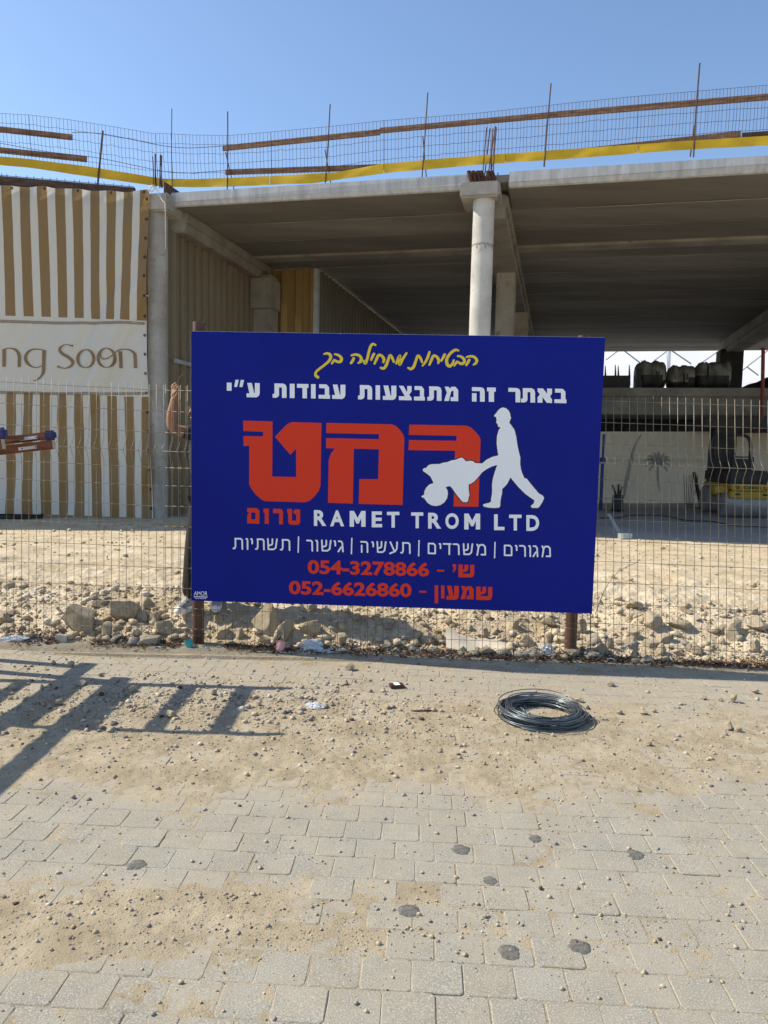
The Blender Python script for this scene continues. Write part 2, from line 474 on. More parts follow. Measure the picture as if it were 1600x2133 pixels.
fence('wire mesh fence panel in front of the striped banner, at the left end', (-330, 765), (405, 805), (-330, 1326), (405, 1351), Vector((0, 5.60, 0)), Vector((0, -1, 0)), 0, 0)
fence('wire mesh fence panel mostly hidden behind the blue board', (345, 801), (1241, 824), (345, 1348), (1241, 1384), SL - SN * .088, SN, 0, 0)
cn = Vector((math.sin(R(-7)), -math.cos(R(7)), 0))
fence('wire mesh fence panel to the right of the blue board, before the roller', (1213, 821), (1960, 846), (1213, 1381), (1960, 1422), PY(1213, 900, 5.475), cn, 0, 0)
for px, top, bot, lab in ((413, 671, 1352, 'brown steel post at the left end of the blue board, standing taller than the board'),
                          (1187, 699, 1381, 'brown steel post at the right end of the blue board, rusty at its foot')):
    pp = PP(px, bot, SL - SN * .142, SN); 
    tp = PP(px, top, SL - SN * .142, SN)
    m = MB(); m.tube([pp + UP * -.15, pp + UP * .4, Vector((pp.x, pp.y, tp.z))], .0445, 20)
    post = m.build('sign_post', M_rpipe); sharp_smooth(post); tag(post, lab, 'post', 'posts carrying the blue board')
    for zz in (.12, .28, .43):
        t = MB(); t.tube([pp + UP * zz + Vector((math.cos(a), math.sin(a) - .25, .02 * math.sin(a))) * .052 for a in np.linspace(0, 2 * math.pi, 14)[:-1]], .0016, 4, closed=True)
        t.build('wire_tie', M_wire, post)

# ------------------------------------------------------------------ the blue board
def SP(px, py, off=0.0): return PP(px, py, SL + SN * off, SN)
sign = thing('sign_board', tuple((SP(398, 1251) + SP(1233, 1278)) / 2), 'large blue building firm board with white worker and barrow emblem on the wire fence', 'sign')
m = MB()
c4 = [SP(398, 690), SP(1261, 703), SP(1233.5, 1278), SP(398.5, 1251)]
fr = c4; bk = [p - SN * .012 for p in c4]
m.add(fr + bk, [(3, 2, 1, 0), (4, 5, 6, 7), (0, 1, 5, 4), (1, 2, 6, 5), (2, 3, 7, 6), (3, 0, 4, 7)])
m.build('panel', M_blue, sign)
m = MB()
for a, b_ in ((c4[0], c4[1]), (c4[0], c4[3])):
    m.bar(a - SN * .004, b_ - SN * .004, .003, .003)
m.build('edge_trim', M_alu, sign)
for px in (560, 710, 846, 1020, 1136):
    c = SP(px, 691.2 + (px - 398) * .01545, -.004); m = MB(); m.tube([c - UP * .004, c + UP * .006], .004, 6); m.build('screw', M_alu, sign)
class Prn:
    """flat prints on the board, every piece a hair above the one before"""
    def __init__(s, base): s.m = MB(); s.o = base
    def poly(s, px):
        s.m.poly([SP(x, y, s.o) for x, y in px][::-1]); s.o += .00006
    def stroke(s, pts, n=5):
        q = spline(pts, n); L_ = []; R_ = []
        for i, p in enumerate(q):
            t = q[min(i + 1, len(q) - 1)][:2] - q[max(i - 1, 0)][:2]; t = t / (np.hypot(*t) + 1e-9)
            nrm = np.array([-t[1], t[0]]) * p[2] / 2
            L_.append(p[:2] + nrm); R_.append(p[:2] - nrm)
        def cap(p, a0, w):
            return [p + np.array([math.cos(a0 + k), math.sin(a0 + k)]) * w / 2 for k in np.linspace(0, math.pi, 7)[1:-1]]
        V = [SP(x, y, s.o) for x, y in L_ + R_]; k = len(L_)
        s.m.add(V, [(i, i + 1, k + i + 1, k + i) for i in range(k - 1)])
        for e, i, j in ((q[0], 0, 1), (q[-1], -1, -2)):
            t = q[j][:2] - q[i][:2]; a0 = math.atan2(t[1], t[0]) + math.pi / 2
            s.m.add([SP(x, y, s.o) for x, y in [q[i][:2] + np.array([math.cos(a0), math.sin(a0)]) * e[2] / 2] + cap(q[i][:2], a0, e[2]) + [q[i][:2] - np.array([math.cos(a0), math.sin(a0)]) * e[2] / 2]], [tuple(range(7))])
        s.o += .00006
    def build(s, name, mt, parent): return s.m.build(name, mt, parent)

def text_polys(txt, box, bold=0.0, slope=0.0):
    """outline of a word from Blender's own font, fitted into the pixel box (x0, x1, y_top, y_bottom at x0)"""
    cu = bpy.data.curves.new('t', 'FONT'); cu.body = txt; cu.offset = bold; cu.resolution_u = 4
    ob = bpy.data.objects.new('t', cu); COL.objects.link(ob)
    dg = bpy.context.evaluated_depsgraph_get(); ev = ob.evaluated_get(dg)
    me = ev.to_mesh()
    V = np.array([v.co[:] for v in me.vertices]); F = [tuple(p.vertices) for p in me.polygons]
    ev.to_mesh_clear(); bpy.data.objects.remove(ob); bpy.data.curves.remove(cu)
    x0, x1, y0, y1 = box
    mn = V.min(0); mx = V.max(0)
    U = (V[:, 0] - mn[0]) / (mx[0] - mn[0]); W = (mx[1] - V[:, 1]) / (mx[1] - mn[1])
    X = x0 + U * (x1 - x0); Y = y0 + W * (y1 - y0) + slope * U * (x1 - x0)
    return np.stack([X, Y], 1), F
def print_text(pr, txt, box, bold=0.0, slope=.022):
    V, F = text_polys(txt, box, bold, slope)
    pr.m.add([SP(x, y, pr.o) for x, y in V], F)
    pr.o += .00006
HB = {
 'b': [[(.05, 0), (.7, 0), (.92, .2), (.92, .75), (.55, .75), (.55, .27), (.05, .27)], [(0, .735), (1, .735), (1, 1), (0, 1)]],
 't': [[(.12, 0), (.75, 0), (.93, .08), (1, .27), (1, 1), (.67, 1), (.67, .27), (.46, .27), (.46, .8), (.40, .93), (.25, 1), (0, 1), (0, .74), (.13, .72), (.13, .27)]],
 'v': [[(0, 0), (1, 0), (1, 1), (0, 1)]],
 'd': [[(0, 0), (1, 0), (1, .27), (.87, .27), (.87, 1), (.48, 1), (.48, .27), (0, .27)]],
 'a': [[(.05, 0), (.40, 0), (.58, .70), (.63, .70), (.63, 0), (1, 0), (1, .72), (.93, .9), (.75, 1), (0, 1), (0, .73), (.22, .73)]],
 'z': [[(0, 0), (.36, 0), (.62, .42), (.66, .34), (.66, 0), (1, 0), (1, .38), (.80, .62), (1, .82), (1, 1), (0, 1), (0, .73), (.48, .73)]],
 'm': [[(.02, 0), (.30, 0), (.40, .12), (.52, 0), (.8, 0), (1, .22), (1, 1), (.45, 1), (.45, .73), (.66, .73), (.66, .3), (.58, .26), (.48, .36), (.32, 1), (-.02, 1), (.18, .40)]],
 'h': [[(0, 0), (.72, 0), (.93, .08), (1, .27), (1, 1), (.63, 1), (.63, .27), (0, .27)], [(0, .42), (.36, .42), (.36, 1), (0, 1)]],
 'n': [[(0, 0), (1, 0), (1, .27), (.80, .32), (.80, 1), (.20, 1), (.20, .27), (0, .27)]],
 'r': [[(0, 0), (.7, 0), (.93, .08), (1, .27), (1, 1), (.6, 1), (.6, .27), (0, .27)]],
 'x': [[(0, 0), (.38, 0), (.66, .36), (.66, 0), (1, 0), (1, .35), (.86, .55), (1, .75), (1, 1), (.64, 1), (.34, .60), (.34, 1), (0, 1), (0, .62), (.16, .42), (0, .2)]],
 's': [[(0, 0), (.28, 0), (.26, .70), (.74, .70), (.74, 0), (1, 0), (1, .72), (.93, .92), (.78, 1), (0, 1)], [(.38, 0), (.62, 0), (.62, .36), (.56, .5), (.24, .62), (.24, .42), (.38, .34)]],
 'y': [[(0, 0), (1, 0), (1, .6), (.5, 1), (0, 1), (.3, .6), (.3, .4), (0, .35)]],
}
def glyphs(pr, items, sl):
    for g_, x0, x1, y0, y1 in items:
        for poly in HB[g_]:
            pr.poly([(x0 + u * (x1 - x0), y0 + v * (y1 - y0) + sl * u * (x1 - x0)) for u, v in poly])
# white headline
hl = [('v', 472.5, 482.5, 797, 813.7)]
for g_, a, b_ in (('a', 513.7, 541), ('t', 568, 597), ('v', 603.7, 613.7), ('d', 618.7, 642.5), ('v', 648, 657.5), ('b', 663.7, 687.5), ('a', 692, 719.5),
                 ('t', 746, 775.3), ('v', 782.5, 791.7), ('a', 797.5, 825.7), ('z', 831, 857.4), ('b', 862.5, 885), ('t', 890.4, 919.8), ('m', 925.8, 954.6),
                 ('h', 983.3, 1009.8), ('n', 1014.6, 1032.8), ('r', 1059, 1084), ('t', 1085.5, 1114.7), ('x', 1119.9, 1150), ('b', 1155, 1180)):
    yt = 797.5 + (a - 513.7) * .0189; hl.append((g_, a, b_, yt, yt + 29.8))
for i0, i1 in ((0, 2), (2, 8), (8, 15), (15, 17), (17, 21)):
    pr = Prn(.0012); glyphs(pr, hl[i0:i1], .019)
    if i0 == 0: pr.poly([(490.5, 791), (497.5, 791.2), (494, 806), (487.8, 805.8)]); pr.poly([(501.5, 791.3), (508.5, 791.5), (505, 806.3), (498.8, 806)])
    pr.build('headline_word', M_white, sign)
# yellow slogan
pr = Prn(.0012); n_st = 0
def c1(l, w=5.6): return [(640 + x / 8, 700 + y / 8, w * k) for x, y, k in [(q if len(q) == 3 else (*q, 1)) for q in l]]
def c2(l, w=5.6): return [(820 + x / 8, 700 + y / 8, w * k) for x, y, k in [(q if len(q) == 3 else (*q, 1)) for q in l]]
for st in (c1([(280, 300, .6), (330, 288, .9), (380, 310, 1.1), (392, 355, 1.1), (362, 415, 1), (290, 480, .9), (200, 548, .9), (148, 600, .9), (140, 655, 1), (178, 685, 1.1)]),
           c1([(460, 302, .7), (520, 318, .9), (568, 365, 1.1), (565, 412, 1.1), (525, 432, 1), (480, 415, .9), (450, 400, .9)]), c1([(455, 400, .9), (432, 425, .9), (410, 458, .7)]),
           c1([(738, 322, .7), (800, 308, .9), (868, 325, 1), (900, 375, 1.1), (888, 425, 1), (850, 448, .6)]), c1([(775, 372, 1), (755, 415, 1), (730, 450, .9)]),
           c1([(1138, 150, .7), (1098, 132, .9), (1060, 165, 1), (1030, 255, 1), (1003, 370, 1), (968, 455, 1), (940, 412, .8)]),
           c1([(1112, 298, 1), (1088, 345, 1), (1066, 395, .8)]), c1([(1122, 458, .8), (1155, 385, 1), (1192, 318, 1), (1245, 332, 1), (1278, 385, 1.1), (1268, 435, .8)]),
           c1([(1225, 528, .8), (1268, 540, 1), (1310, 500, 1.1), (1345, 410, 1), (1380, 322, 1), (1418, 365, 1), (1442, 430, .8)]),
           c1([(1482, 458, .7), (1510, 390, 1), (1545, 325, 1), (1535, 400, 1), (1542, 475, 1.1), (1590, 385, 1), (1655, 285, .8)]),
           c2([(245, 530, .8), (290, 548, 1), (335, 508, 1.1), (370, 415, 1), (405, 328, 1), (450, 372, 1), (474, 435, .8)]),
           c2([(597, 268, .9), (572, 345, 1), (535, 425, .9), (482, 495, .6)]), c2([(597, 478, .8), (630, 400, 1), (665, 330, 1), (718, 345, 1), (752, 400, 1.1), (744, 450, .8)]),
           c2([(850, 308, 1), (825, 360, 1), (795, 412, .8)]), c2([(1080, 240, .7), (1025, 232, 1), (945, 290, 1), (888, 380, 1.1), (890, 462, 1.2), (930, 502, 1.1), (978, 468, 1), (1003, 400, .7)]),
           c2([(1068, 332, .7), (1130, 345, .9), (1178, 395, 1.1), (1170, 445, 1.1), (1125, 462, 1), (1085, 440, .9), (1055, 428, .9)]), c2([(1058, 430, .9), (1035, 455, .9), (1012, 492, .7)]),
           c2([(1218, 350, .7), (1280, 337, .9), (1345, 350, 1), (1385, 400, 1.1), (1372, 448, 1), (1330, 478, .6)]), c2([(1260, 398, 1), (1238, 440, 1), (1212, 482, .9)])):
    pr.stroke(st)
    n_st += 1
    if n_st in (3, 11): pr.build('slogan_word', M_yprint, sign); pr = Prn(.0012)
pr.build('slogan_word', M_yprint, sign)
# big red name
def k4(l): return [(490 + x / 4.324, 860 + y / 4.324) for x, y in l]
pr = Prn(.0012)
pr.poly(k4([(73, 70), (337, 77), (333, 573), (549, 578), (549, 322), (497, 378), (358, 214), (465, 105), (490, 90), (520, 83), (777, 91), (769, 650), (755, 700), (720, 745), (680, 785), (650, 800), (625, 805), (270, 796), (235, 780), (180, 730), (140, 675), (126, 640), (127, 297), (75, 297), (75, 208), (250, 212), (252, 170), (73, 163)]))
pr.poly(k4([(822, 90), (1410, 103), (1450, 120), (1480, 148), (1510, 190), (1520, 215), (1523, 235), (1508, 830), (1113, 820), (1118, 597), (1288, 597), (1295, 328), (1068, 323), (1060, 817), (836, 810), (842, 430), (850, 395), (870, 355), (902, 320), (818, 319), (818, 227), (1293, 237), (1297, 192), (820, 182)]))
pr.poly([(853, 884.5), (969.5, 886.5), (976, 888), (983, 892), (992, 901), (998.3, 908.7), (1001.5, 916), (1001, 922), (996.8, 1055.6), (945, 1055), (948, 939), (851, 937.5), (852, 916.5), (950.8, 918.2), (951.4, 907.8), (851.6, 905.8)])
pr.build('company_lettering', M_red, sign)
# small red name beside it
def k7(l): return [(500 + x / 10, 1050 + y / 10) for x, y in l]
pr = Prn(.0012)
pr.poly(k7([(150, 80), (350, 85), (405, 140), (402, 410), (150, 402), (152, 250), (165, 210), (195, 172), (150, 170)][:9] + [(150, 80)][:0]))
pr.build('name_lettering', M_red, sign)
pr.m = MB(); pr.o = .0014
pr.poly(k7([(232, 172), (322, 175), (322, 318), (232, 316)]))
pr.build('letter_gap', M_blue, sign)
pr = Prn(.0012)
pr.poly(k7([(492, 92), (600, 95), (598, 412), (515, 410), (517, 182), (490, 180)]))
pr.poly(k7([(688, 95), (850, 100), (880, 120), (897, 160), (893, 422), (815, 420), (817, 190), (688, 187)]))
pr.poly(k7([(985, 98), (1085, 100), (1080, 345), (1172, 346), (1172, 195), (1150, 218), (1098, 165), (1150, 108), (1252, 110), (1252, 385), (1232, 410), (1205, 432), (1055, 430), (1030, 415), (1005, 385), (1005, 192), (985, 190)]))
pr.build('name_lettering', M_red, sign)
# latin name, letter by letter
def q3(x): return 380 + x / 3.478
def q4(x): return 820 + x / 3.478
for ch, a, b_ in [('R', q3(953), q3(1043)), ('A', q3(1070), q3(1172)), ('M', q3(1212), q3(1327)), ('E', q3(1372), q3(1447)), ('T', q3(1482), q3(1572)),
                  ('T', q4(127), q4(215)), ('R', q4(250), q4(345)), ('O', q4(375), q4(472)), ('M', q4(512), q4(627)), ('L', q4(728), q4(803)), ('T', q4(837), q4(927)), ('D', q4(962), q4(1055))]:
    yt = 1062.5 + (a - 654) * .0235
    if ch == 'R' and a < 700 or a in (q4(127), q4(728)): pr = Prn(.0012)
    if ch == 'M': pr.poly([(a + u * (b_ - a), yt + v * 33) for u, v in ((0, 1), (0, 0), (.27, 0), (.5, .44), (.73, 0), (1, 0), (1, 1), (.73, 1), (.73, .47), (.57, .80), (.43, .80), (.27, .47), (.27, 1))])
    else: print_text(pr, ch, (a, b_, yt, yt + 33), .035, .0)
    if b_ in (q3(1572), q4(627), q4(1055)): pr.build('company_name_word', M_white, sign)
# thin service row
TH = {   # thin letters as strokes in a unit box
 't': [[(.18, .04), (.78, .04), (.93, .16), (.95, 1)], [(.22, .04), (.22, .78), (.14, .96), (0, .96)]],
 'v': [[(0, .04), (.6, .04), (.85, .2), (.85, 1)]],
 'y': [[(0, .04), (.5, .04), (.8, .18), (.8, .46)]],
 's': [[(.04, 0), (.10, .96), (.62, .96), (.84, .80), (.96, 0)], [(.50, 0), (.50, .40), (.44, .52), (.08, .62)]],
 'r': [[(0, .04), (.66, .04), (.90, .16), (.94, 1)]],
 'g': [[(.05, .04), (.5, .04), (.80, .2), (.92, 1)], [(.84, .58), (.5, .62), (0, 1)]],
 'h': [[(0, .04), (.72, .04), (.93, .16), (.95, 1)], [(.10, .38), (.10, 1)]],
 'a': [[(.10, 0), (.62, .86)], [(.96, 0), (.92, .6), (.70, .86), (.05, 1.06)]],
 'd': [[(0, .04), (1, .04)], [(.80, .04), (.80, 1)]],
 'm': [[(.05, .02), (.20, .30), (.06, 1)], [(.16, .36), (.34, .06), (.72, .04), (.92, .22), (.95, .96), (.52, .96)]],
 'c': [[(.05, .04), (.72, .04), (.95, .20), (.95, .96), (.06, .96), (.06, .04)]],
}
def thin(word, off, base=980):
    pr = Prn(.0012)
    for g_, a, b_ in word:
        x0, x1 = off + a / 3.478 + 1.2, off + b_ / 3.478 - 1.2
        y0 = 1119.8 + (x0 - 485) * .0268 - (x0 - 485) * .0268 * .06
        for st in TH[g_]:
            for i in range(len(st) - 1):
                pr.stroke([(x0 + u * (x1 - x0), y0 + 1.2 + v * 22.2 + .019 * u * (x1 - x0), 3.3) for u, v in st[i:i + 2]], 1)
    pr.build('service_word', M_white, sign)
thin([('t', 365, 442), ('v', 458, 478), ('y', 493, 512), ('t', 528, 598), ('s', 612, 692), ('t', 708, 784)], 380)
thin([('r', 898, 948), ('v', 964, 984), ('s', 1003, 1082), ('y', 1096, 1114), ('g', 1126, 1170)], 380)
thin([('h', 1290, 1348), ('y', 1370, 1389), ('s', 1405, 1480), ('a', 1497, 1562), ('t', 1580, 1656)], 380)
thin([('c', 246, 308), ('y', 328, 346), ('d', 358, 418), ('r', 430, 480), ('s', 500, 578), ('m', 598, 672)], 820)
thin([('c', 797, 862), ('y', 880, 898), ('r', 910, 960), ('v', 977, 996), ('g', 1008, 1050), ('m', 1070, 1142)], 820)
for x, y in ((622, 1117.4), (733, 1120.5), (873, 1125), (1031.3, 1129)):
    pr = Prn(.0012); pr.poly([(x - 1.3, y), (x + 1.3, y), (x + .4, y + 34), (x - 2.2, y + 34)]); pr.build('divider_line', M_white, sign)
# telephone rows
pr = Prn(.0012)
print_text(pr, '054-3278866', (641, 894, 1165.6, 1195.5), .032, .024)
pr.poly([(910.6, 1186.5), (925.5, 1187), (925.5, 1190.8), (910.6, 1190.3)])
pr.build('telephone_number', M_red, sign); pr = Prn(.0012)
glyphs(pr, [('y', 943, 950, 1175, 1191.5), ('s', 955, 988, 1176, 1202.5)], .02)
pr.build('contact_name', M_red, sign); pr = Prn(.0012)
print_text(pr, '052-6626860', (602, 857.4, 1209, 1238), .032, .024)
pr.poly([(873.5, 1230.5), (888, 1231), (888, 1234.8), (873.5, 1234.3)])
pr.build('telephone_number', M_red, sign); pr = Prn(.0012)
glyphs(pr, [('v', 905.6, 912.8, 1219, 1256.5), ('v', 919, 925.8, 1219.5, 1246.5), ('a', 930, 955.7, 1220, 1249), ('m', 960, 986.8, 1220.6, 1248), ('s', 992, 1025.6, 1222, 1249.5)], .02)
pr.build('contact_name', M_red, sign)
# printer's mark in the corner
pr = Prn(.0012)
print_text(pr, 'AMOR', (404, 432, 1231.5, 1240.5), .0, .02)
for k in range(6): pr.poly([(404 + k * 4.8, 1242 + k * .1), (408 + k * 4.8, 1242 + k * .1), (408 + k * 4.8, 1244 + k * .1), (404 + k * 4.8, 1244 + k * .1)])
for k in range(5): pr.poly([(407 + k * 4.8, 1246), (410.2 + k * 4.8, 1246.1), (410.2 + k * 4.8, 1247.4), (407 + k * 4.8, 1247.3)])
pr.build('printer_mark', M_white, sign)
# worker with barrow
W = [(905, 185), (925, 165), (950, 130), (975, 108), (1000, 100), (1035, 108), (1065, 135), (1080, 165), (1085, 200), (1093, 212), (1083, 235), (1072, 270), (1085, 285), (1110, 320), (1130, 350), (1150, 430), (1160, 510), (1175, 580), (1195, 660), (1192, 720), (1200, 780), (1215, 830), (1240, 885), (1265, 890), (1300, 935), (1345, 990), (1400, 1055), (1445, 1080), (1458, 1105), (1440, 1150), (1405, 1205), (1385, 1217), (1325, 1215), (1310, 1195), (1345, 1165), (1350, 1130), (1320, 1110), (1250, 1060), (1170, 980), (1085, 878), (1050, 945), (1025, 975), (993, 1005), (990, 1060), (978, 1110), (972, 1150), (972, 1190), (960, 1212), (900, 1217), (840, 1213), (790, 1200), (778, 1182), (800, 1170), (840, 1162), (872, 1145), (868, 1130), (880, 1060), (882, 1010), (880, 960), (890, 890), (910, 820), (938, 738), (880, 755), (820, 785), (770, 820), (735, 865), (690, 915), (650, 945), (620, 955), (622, 1020), (630, 1075), (620, 1100), (615, 1140), (600, 1152), (560, 1152), (540, 1135), (480, 1060), (440, 1000), (412, 972), (365, 985), (385, 1020), (390, 1060), (380, 1110), (350, 1155), (310, 1182), (260, 1195), (210, 1188), (165, 1160), (135, 1120), (125, 1105), (100, 1098), (96, 1085), (125, 1070), (130, 1030), (150, 990), (185, 955), (230, 940), (215, 905), (195, 865), (150, 830), (115, 808), (110, 790), (125, 775), (150, 770), (175, 740), (210, 730), (300, 728), (330, 715), (380, 708), (430, 688), (480, 680), (510, 665), (545, 655), (565, 670), (590, 698), (640, 692), (665, 695), (695, 718), (750, 720), (770, 722), (820, 680), (880, 650), (950, 632), (940, 570), (932, 500), (935, 420), (955, 350), (975, 322), (950, 315), (942, 285), (925, 265), (932, 250), (925, 205), (905, 200)]
def k3(l): return [(860 + x / 5.333, 830 + y / 5.333) for x, y in l]
pw = k3(W)
def grow(P, d):
    out = []; n = len(P)
    for i in range(n):
        a = np.array(P[i - 1]); b_ = np.array(P[i]); c = np.array(P[(i + 1) % n])
        t = (c - a) / (np.hypot(*(c - a)) + 1e-9); out.append(tuple(b_ + np.array([t[1], -t[0]]) * d))
    return out
pr = Prn(.0022); pr.poly(grow(pw, 2.0)); pr.build('emblem_outline', M_navy, sign)
pr = Prn(.0026); pr.poly(pw); pr.build('worker_emblem', M_white, sign)
# ------------------------------------------------------------------ concrete building
ZS, ZT = 6.53, 6.80
bld = thing('concrete_building', tuple(B(0, 0)), 'unfinished concrete frame building with open ground floor and round columns', 'building')
m = MB()
pl = 1.34; t0 = -.02
while t0 < 22:
    low = .0
    dz = random.uniform(-.006, .006)
    last = pl
    if t0 < .1:
        m.frame_box(B(.28, t0, ZS + dz), FD * 6.36, TD * (last - .02), UP * .16)
        m.frame_box(B(7.28, t0, ZS + dz), FD * 15.5, TD * (last - .02), UP * .16)
    else:
        m.frame_box(B(-.2, t0, ZS + .012 + dz), FD * 23, TD * (last - .030), UP * .16)
    t0 += last
m.frame_box(B(-.2, .05, ZS + .12), FD * 23, TD * 22, UP * .14)
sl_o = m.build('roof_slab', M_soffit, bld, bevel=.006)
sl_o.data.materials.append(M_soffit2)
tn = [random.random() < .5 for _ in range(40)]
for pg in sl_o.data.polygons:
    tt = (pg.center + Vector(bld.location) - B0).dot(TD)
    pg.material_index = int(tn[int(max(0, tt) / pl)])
for k in range(1, 15):
    m = MB(); xs_ = np.linspace(-.1, 22, 150); t_ = k * pl + .025
    V = []
    for s_ in xs_:
        a_ = .002 + .034 * float(vnoise(s_ * 1.7, k * 3.3, 5)) ** 2; q_ = .02 * (float(vnoise(s_ * 2.5, k, 6)) - .5)
        V += [B(s_, t_ - a_ + q_, ZS - .004), B(s_, t_ + a_ * .7 + q_, ZS - .004)]
    m.add(V, [(2 * i, 2 * i + 1, 2 * i + 3, 2 * i + 2) for i in range(len(xs_) - 1)]); m.build('cement_seam', M_cement if k % 3 else M_soffit2, bld)
m = MB()
# edge of the slab: two lengths broken by the cap of the round column
for a, b_ in ((.33, 6.63), (7.30, 22.8)):
    m.frame_box(B(a, -.065, ZS + .085), FD * (b_ - a), TD * .12, UP * .185)
    m.add([B(a, -.065, ZS + .085), B(b_, -.065, ZS + .085), B(b_, -.02, ZS - .004), B(a, -.02, ZS - .004), B(a, .04, ZS + .085), B(b_, .04, ZS + .085), B(b_, .04, ZS - .004), B(a, .04, ZS - .004)],
          [(0, 3, 2, 1), (1, 2, 6, 5), (4, 7, 3, 0), (3, 7, 6, 2)])
e = m.build('slab_edge', M_edge, bld, bevel=.012)
# beams running inwards
def beam(s, t1, t2, w, zb, name='beam', mt=None):
    mm = MB(); mm.frame_box(B(s - w / 2, t1, zb), FD * w, TD * (t2 - t1), UP * (ZS + .03 - zb)); 
    mm.frame_box(B(s - w / 2 - .05, t1 + .02, zb + .20), FD * (w + .1), TD * (t2 - t1 - .04), UP * (ZS + .01 - zb - .20))
    return mm.build(name, mt or M_beam, bld, bevel=.015)
beam(.19, .35, 5.2, .48, 6.12)
beam(6.90, .42, 20.0, .62, 6.10)
beam(15.35, 3.0, 20.0, .62, 5.98)
for t in (4.22,):
    mm = MB(); mm.frame_box(B(.4, t - .25, ZS - .05), FD * 22, TD * .46, UP * .1); mm.build('cross_beam', M_beam, bld, bevel=.01)
# round columns and caps
def column(s, t, r, ztop, mt):
    mm = MB(); mm.tube([B(s, t, -.1), B(s, t, .02), B(s, t, 2.4), B(s, t, 5.6), B(s, t, ztop)], r, 40)
    return sharp_smooth(mm.build('column', mt, bld))
column(0, 0, .205, 6.40, M_conc)
column(6.83, .05, .205, 6.35, M_concl)
mm = MB(); mm.frame_box(B(-.3, -.28, 6.38), FD * .68, TD * .75, UP * .36); mm.build('column_cap', M_conc, bld, bevel=.03)
mm = MB(); mm.frame_box(B(6.40, -.24, 6.32), FD * .74, TD * .9, UP * .28); mm.build('column_cap', M_conc, bld, bevel=.035)
# column joint ring of spilled cement
mm = MB()
for a in np.linspace(0, 2 * math.pi, 46)[:-1]:
    h = .03 + .09 * random.random() ** 2
    c_, s_ = math.cos(a), math.sin(a); q = .0725
    c2_, s2_ = math.cos(a + .14), math.sin(a + .14); r_ = .2075
    mm.add([B(6.83 + c_ * r_, .05 + s_ * r_, 5.50), B(6.83 + c2_ * r_, .05 + s2_ * r_, 5.50), B(6.83 + c2_ * r_, .05 + s2_ * r_, 5.50 - h), B(6.83 + c_ * r_, .05 + s_ * r_, 5.50 - h * .8)], [(0, 1, 2, 3)])
mm.build('cement_stain', M_rockd, bld)
for s, t, w in ((6.95, 4.95, .47), (7.08, 10.25, .47), (15.3, 19.5, .9), (7.0, 15.5, .5)):
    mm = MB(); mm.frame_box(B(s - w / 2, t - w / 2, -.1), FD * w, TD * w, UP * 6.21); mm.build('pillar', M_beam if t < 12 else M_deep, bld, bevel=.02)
mm = MB(); mm.frame_box(B(.20, 4.55, 0), FD * .54, TD * .5, UP * 6.2); mm.frame_box(B(.16, 4.42, 5.30), FD * .62, TD * .7, UP * .81); mm.build('pillar', M_beam, bld, bevel=.02)
# sheet metal walls
def corrug(p0, p1, z0, z1, per, dep, name, mt, flat=.38):
    d = (p1 - p0); Lw = d.length; d.normalize(); nn = Vector((d.y, -d.x, 0))
    pts = []; x = 0
    while x < Lw:
        for f, q in ((0, 0), (flat, 0), (flat + .1, 1), (.9, 1)):
            if x + f * per <= Lw: pts.append((x + f * per, q * dep))
        x += per
    pts.append((Lw, pts[-1][1])); mm = MB(); k = len(pts)
    V = [p0 + d * a + nn * q + UP * z0 for a, q in pts] + [p0 + d * a + nn * q + UP * z1 for a, q in pts]
    mm.add(V, [(i, i + 1, k + i + 1, k + i) for i in range(k - 1)])
    o = mm.build(name, mt, bld)
    return o
corrug(B(.10, .2), B(.10, 4.6), 0.0, 6.14, .345, .11, 'wall_cladding', M_sheet)
corrug(B(-.3, 5.35), B(1.70, 5.35), 0.0, 6.51, .42, .08, 'wall_cladding', M_sheetg)
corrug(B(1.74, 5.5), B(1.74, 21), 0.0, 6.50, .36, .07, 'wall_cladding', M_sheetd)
mm = MB(); mm.frame_box(B(1.68, 5.26, 0), FD * .12, TD * .2, UP * 6.50); mm.build('corner_post', M_steelg, bld, bevel=.008)
mm = MB()
for z in (3.35,):
    mm.frame_box(B(.19, .3, z), FD * .05, TD * 4.1, UP * .09)
mm.build('wall_rail', M_steelg, bld)
# left wing, folding back the other way, behind the banner
LD = Vector((-math.cos(R(11)), -math.sin(R(11)), 0)); LT = Vector((-math.sin(R(11)), math.cos(R(11)), 0))
def Lp(a, t, z): return B0 + LD * a + LT * t + UP * z
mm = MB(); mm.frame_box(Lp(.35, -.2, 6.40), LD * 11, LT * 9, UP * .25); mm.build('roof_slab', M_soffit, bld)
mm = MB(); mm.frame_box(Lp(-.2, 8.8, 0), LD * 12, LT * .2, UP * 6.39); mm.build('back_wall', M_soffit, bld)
# upper parking deck at the back and its posts
mz = MB(); mz.frame_box(B(7.6, 11.42, 2.95), FD * 16, TD * 8.7, UP * .6); mz.frame_box(B(7.6, 11.3, 3.54), FD * 16, TD * 9, UP * .28)
mz.build('upper_deck', M_beam, bld, bevel=.015)
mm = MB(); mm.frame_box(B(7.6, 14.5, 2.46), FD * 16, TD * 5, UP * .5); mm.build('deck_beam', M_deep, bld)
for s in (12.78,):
    mm = MB(); mm.frame_box(B(s, 8.6, 0), FD * .62, TD * .6, UP * 2.5); mm.frame_box(B(s - .3, 8.5, 2.42), FD * 6, TD * 2.9, UP * .3); mm.build('deck_pillar', M_deep, bld, bevel=.02)

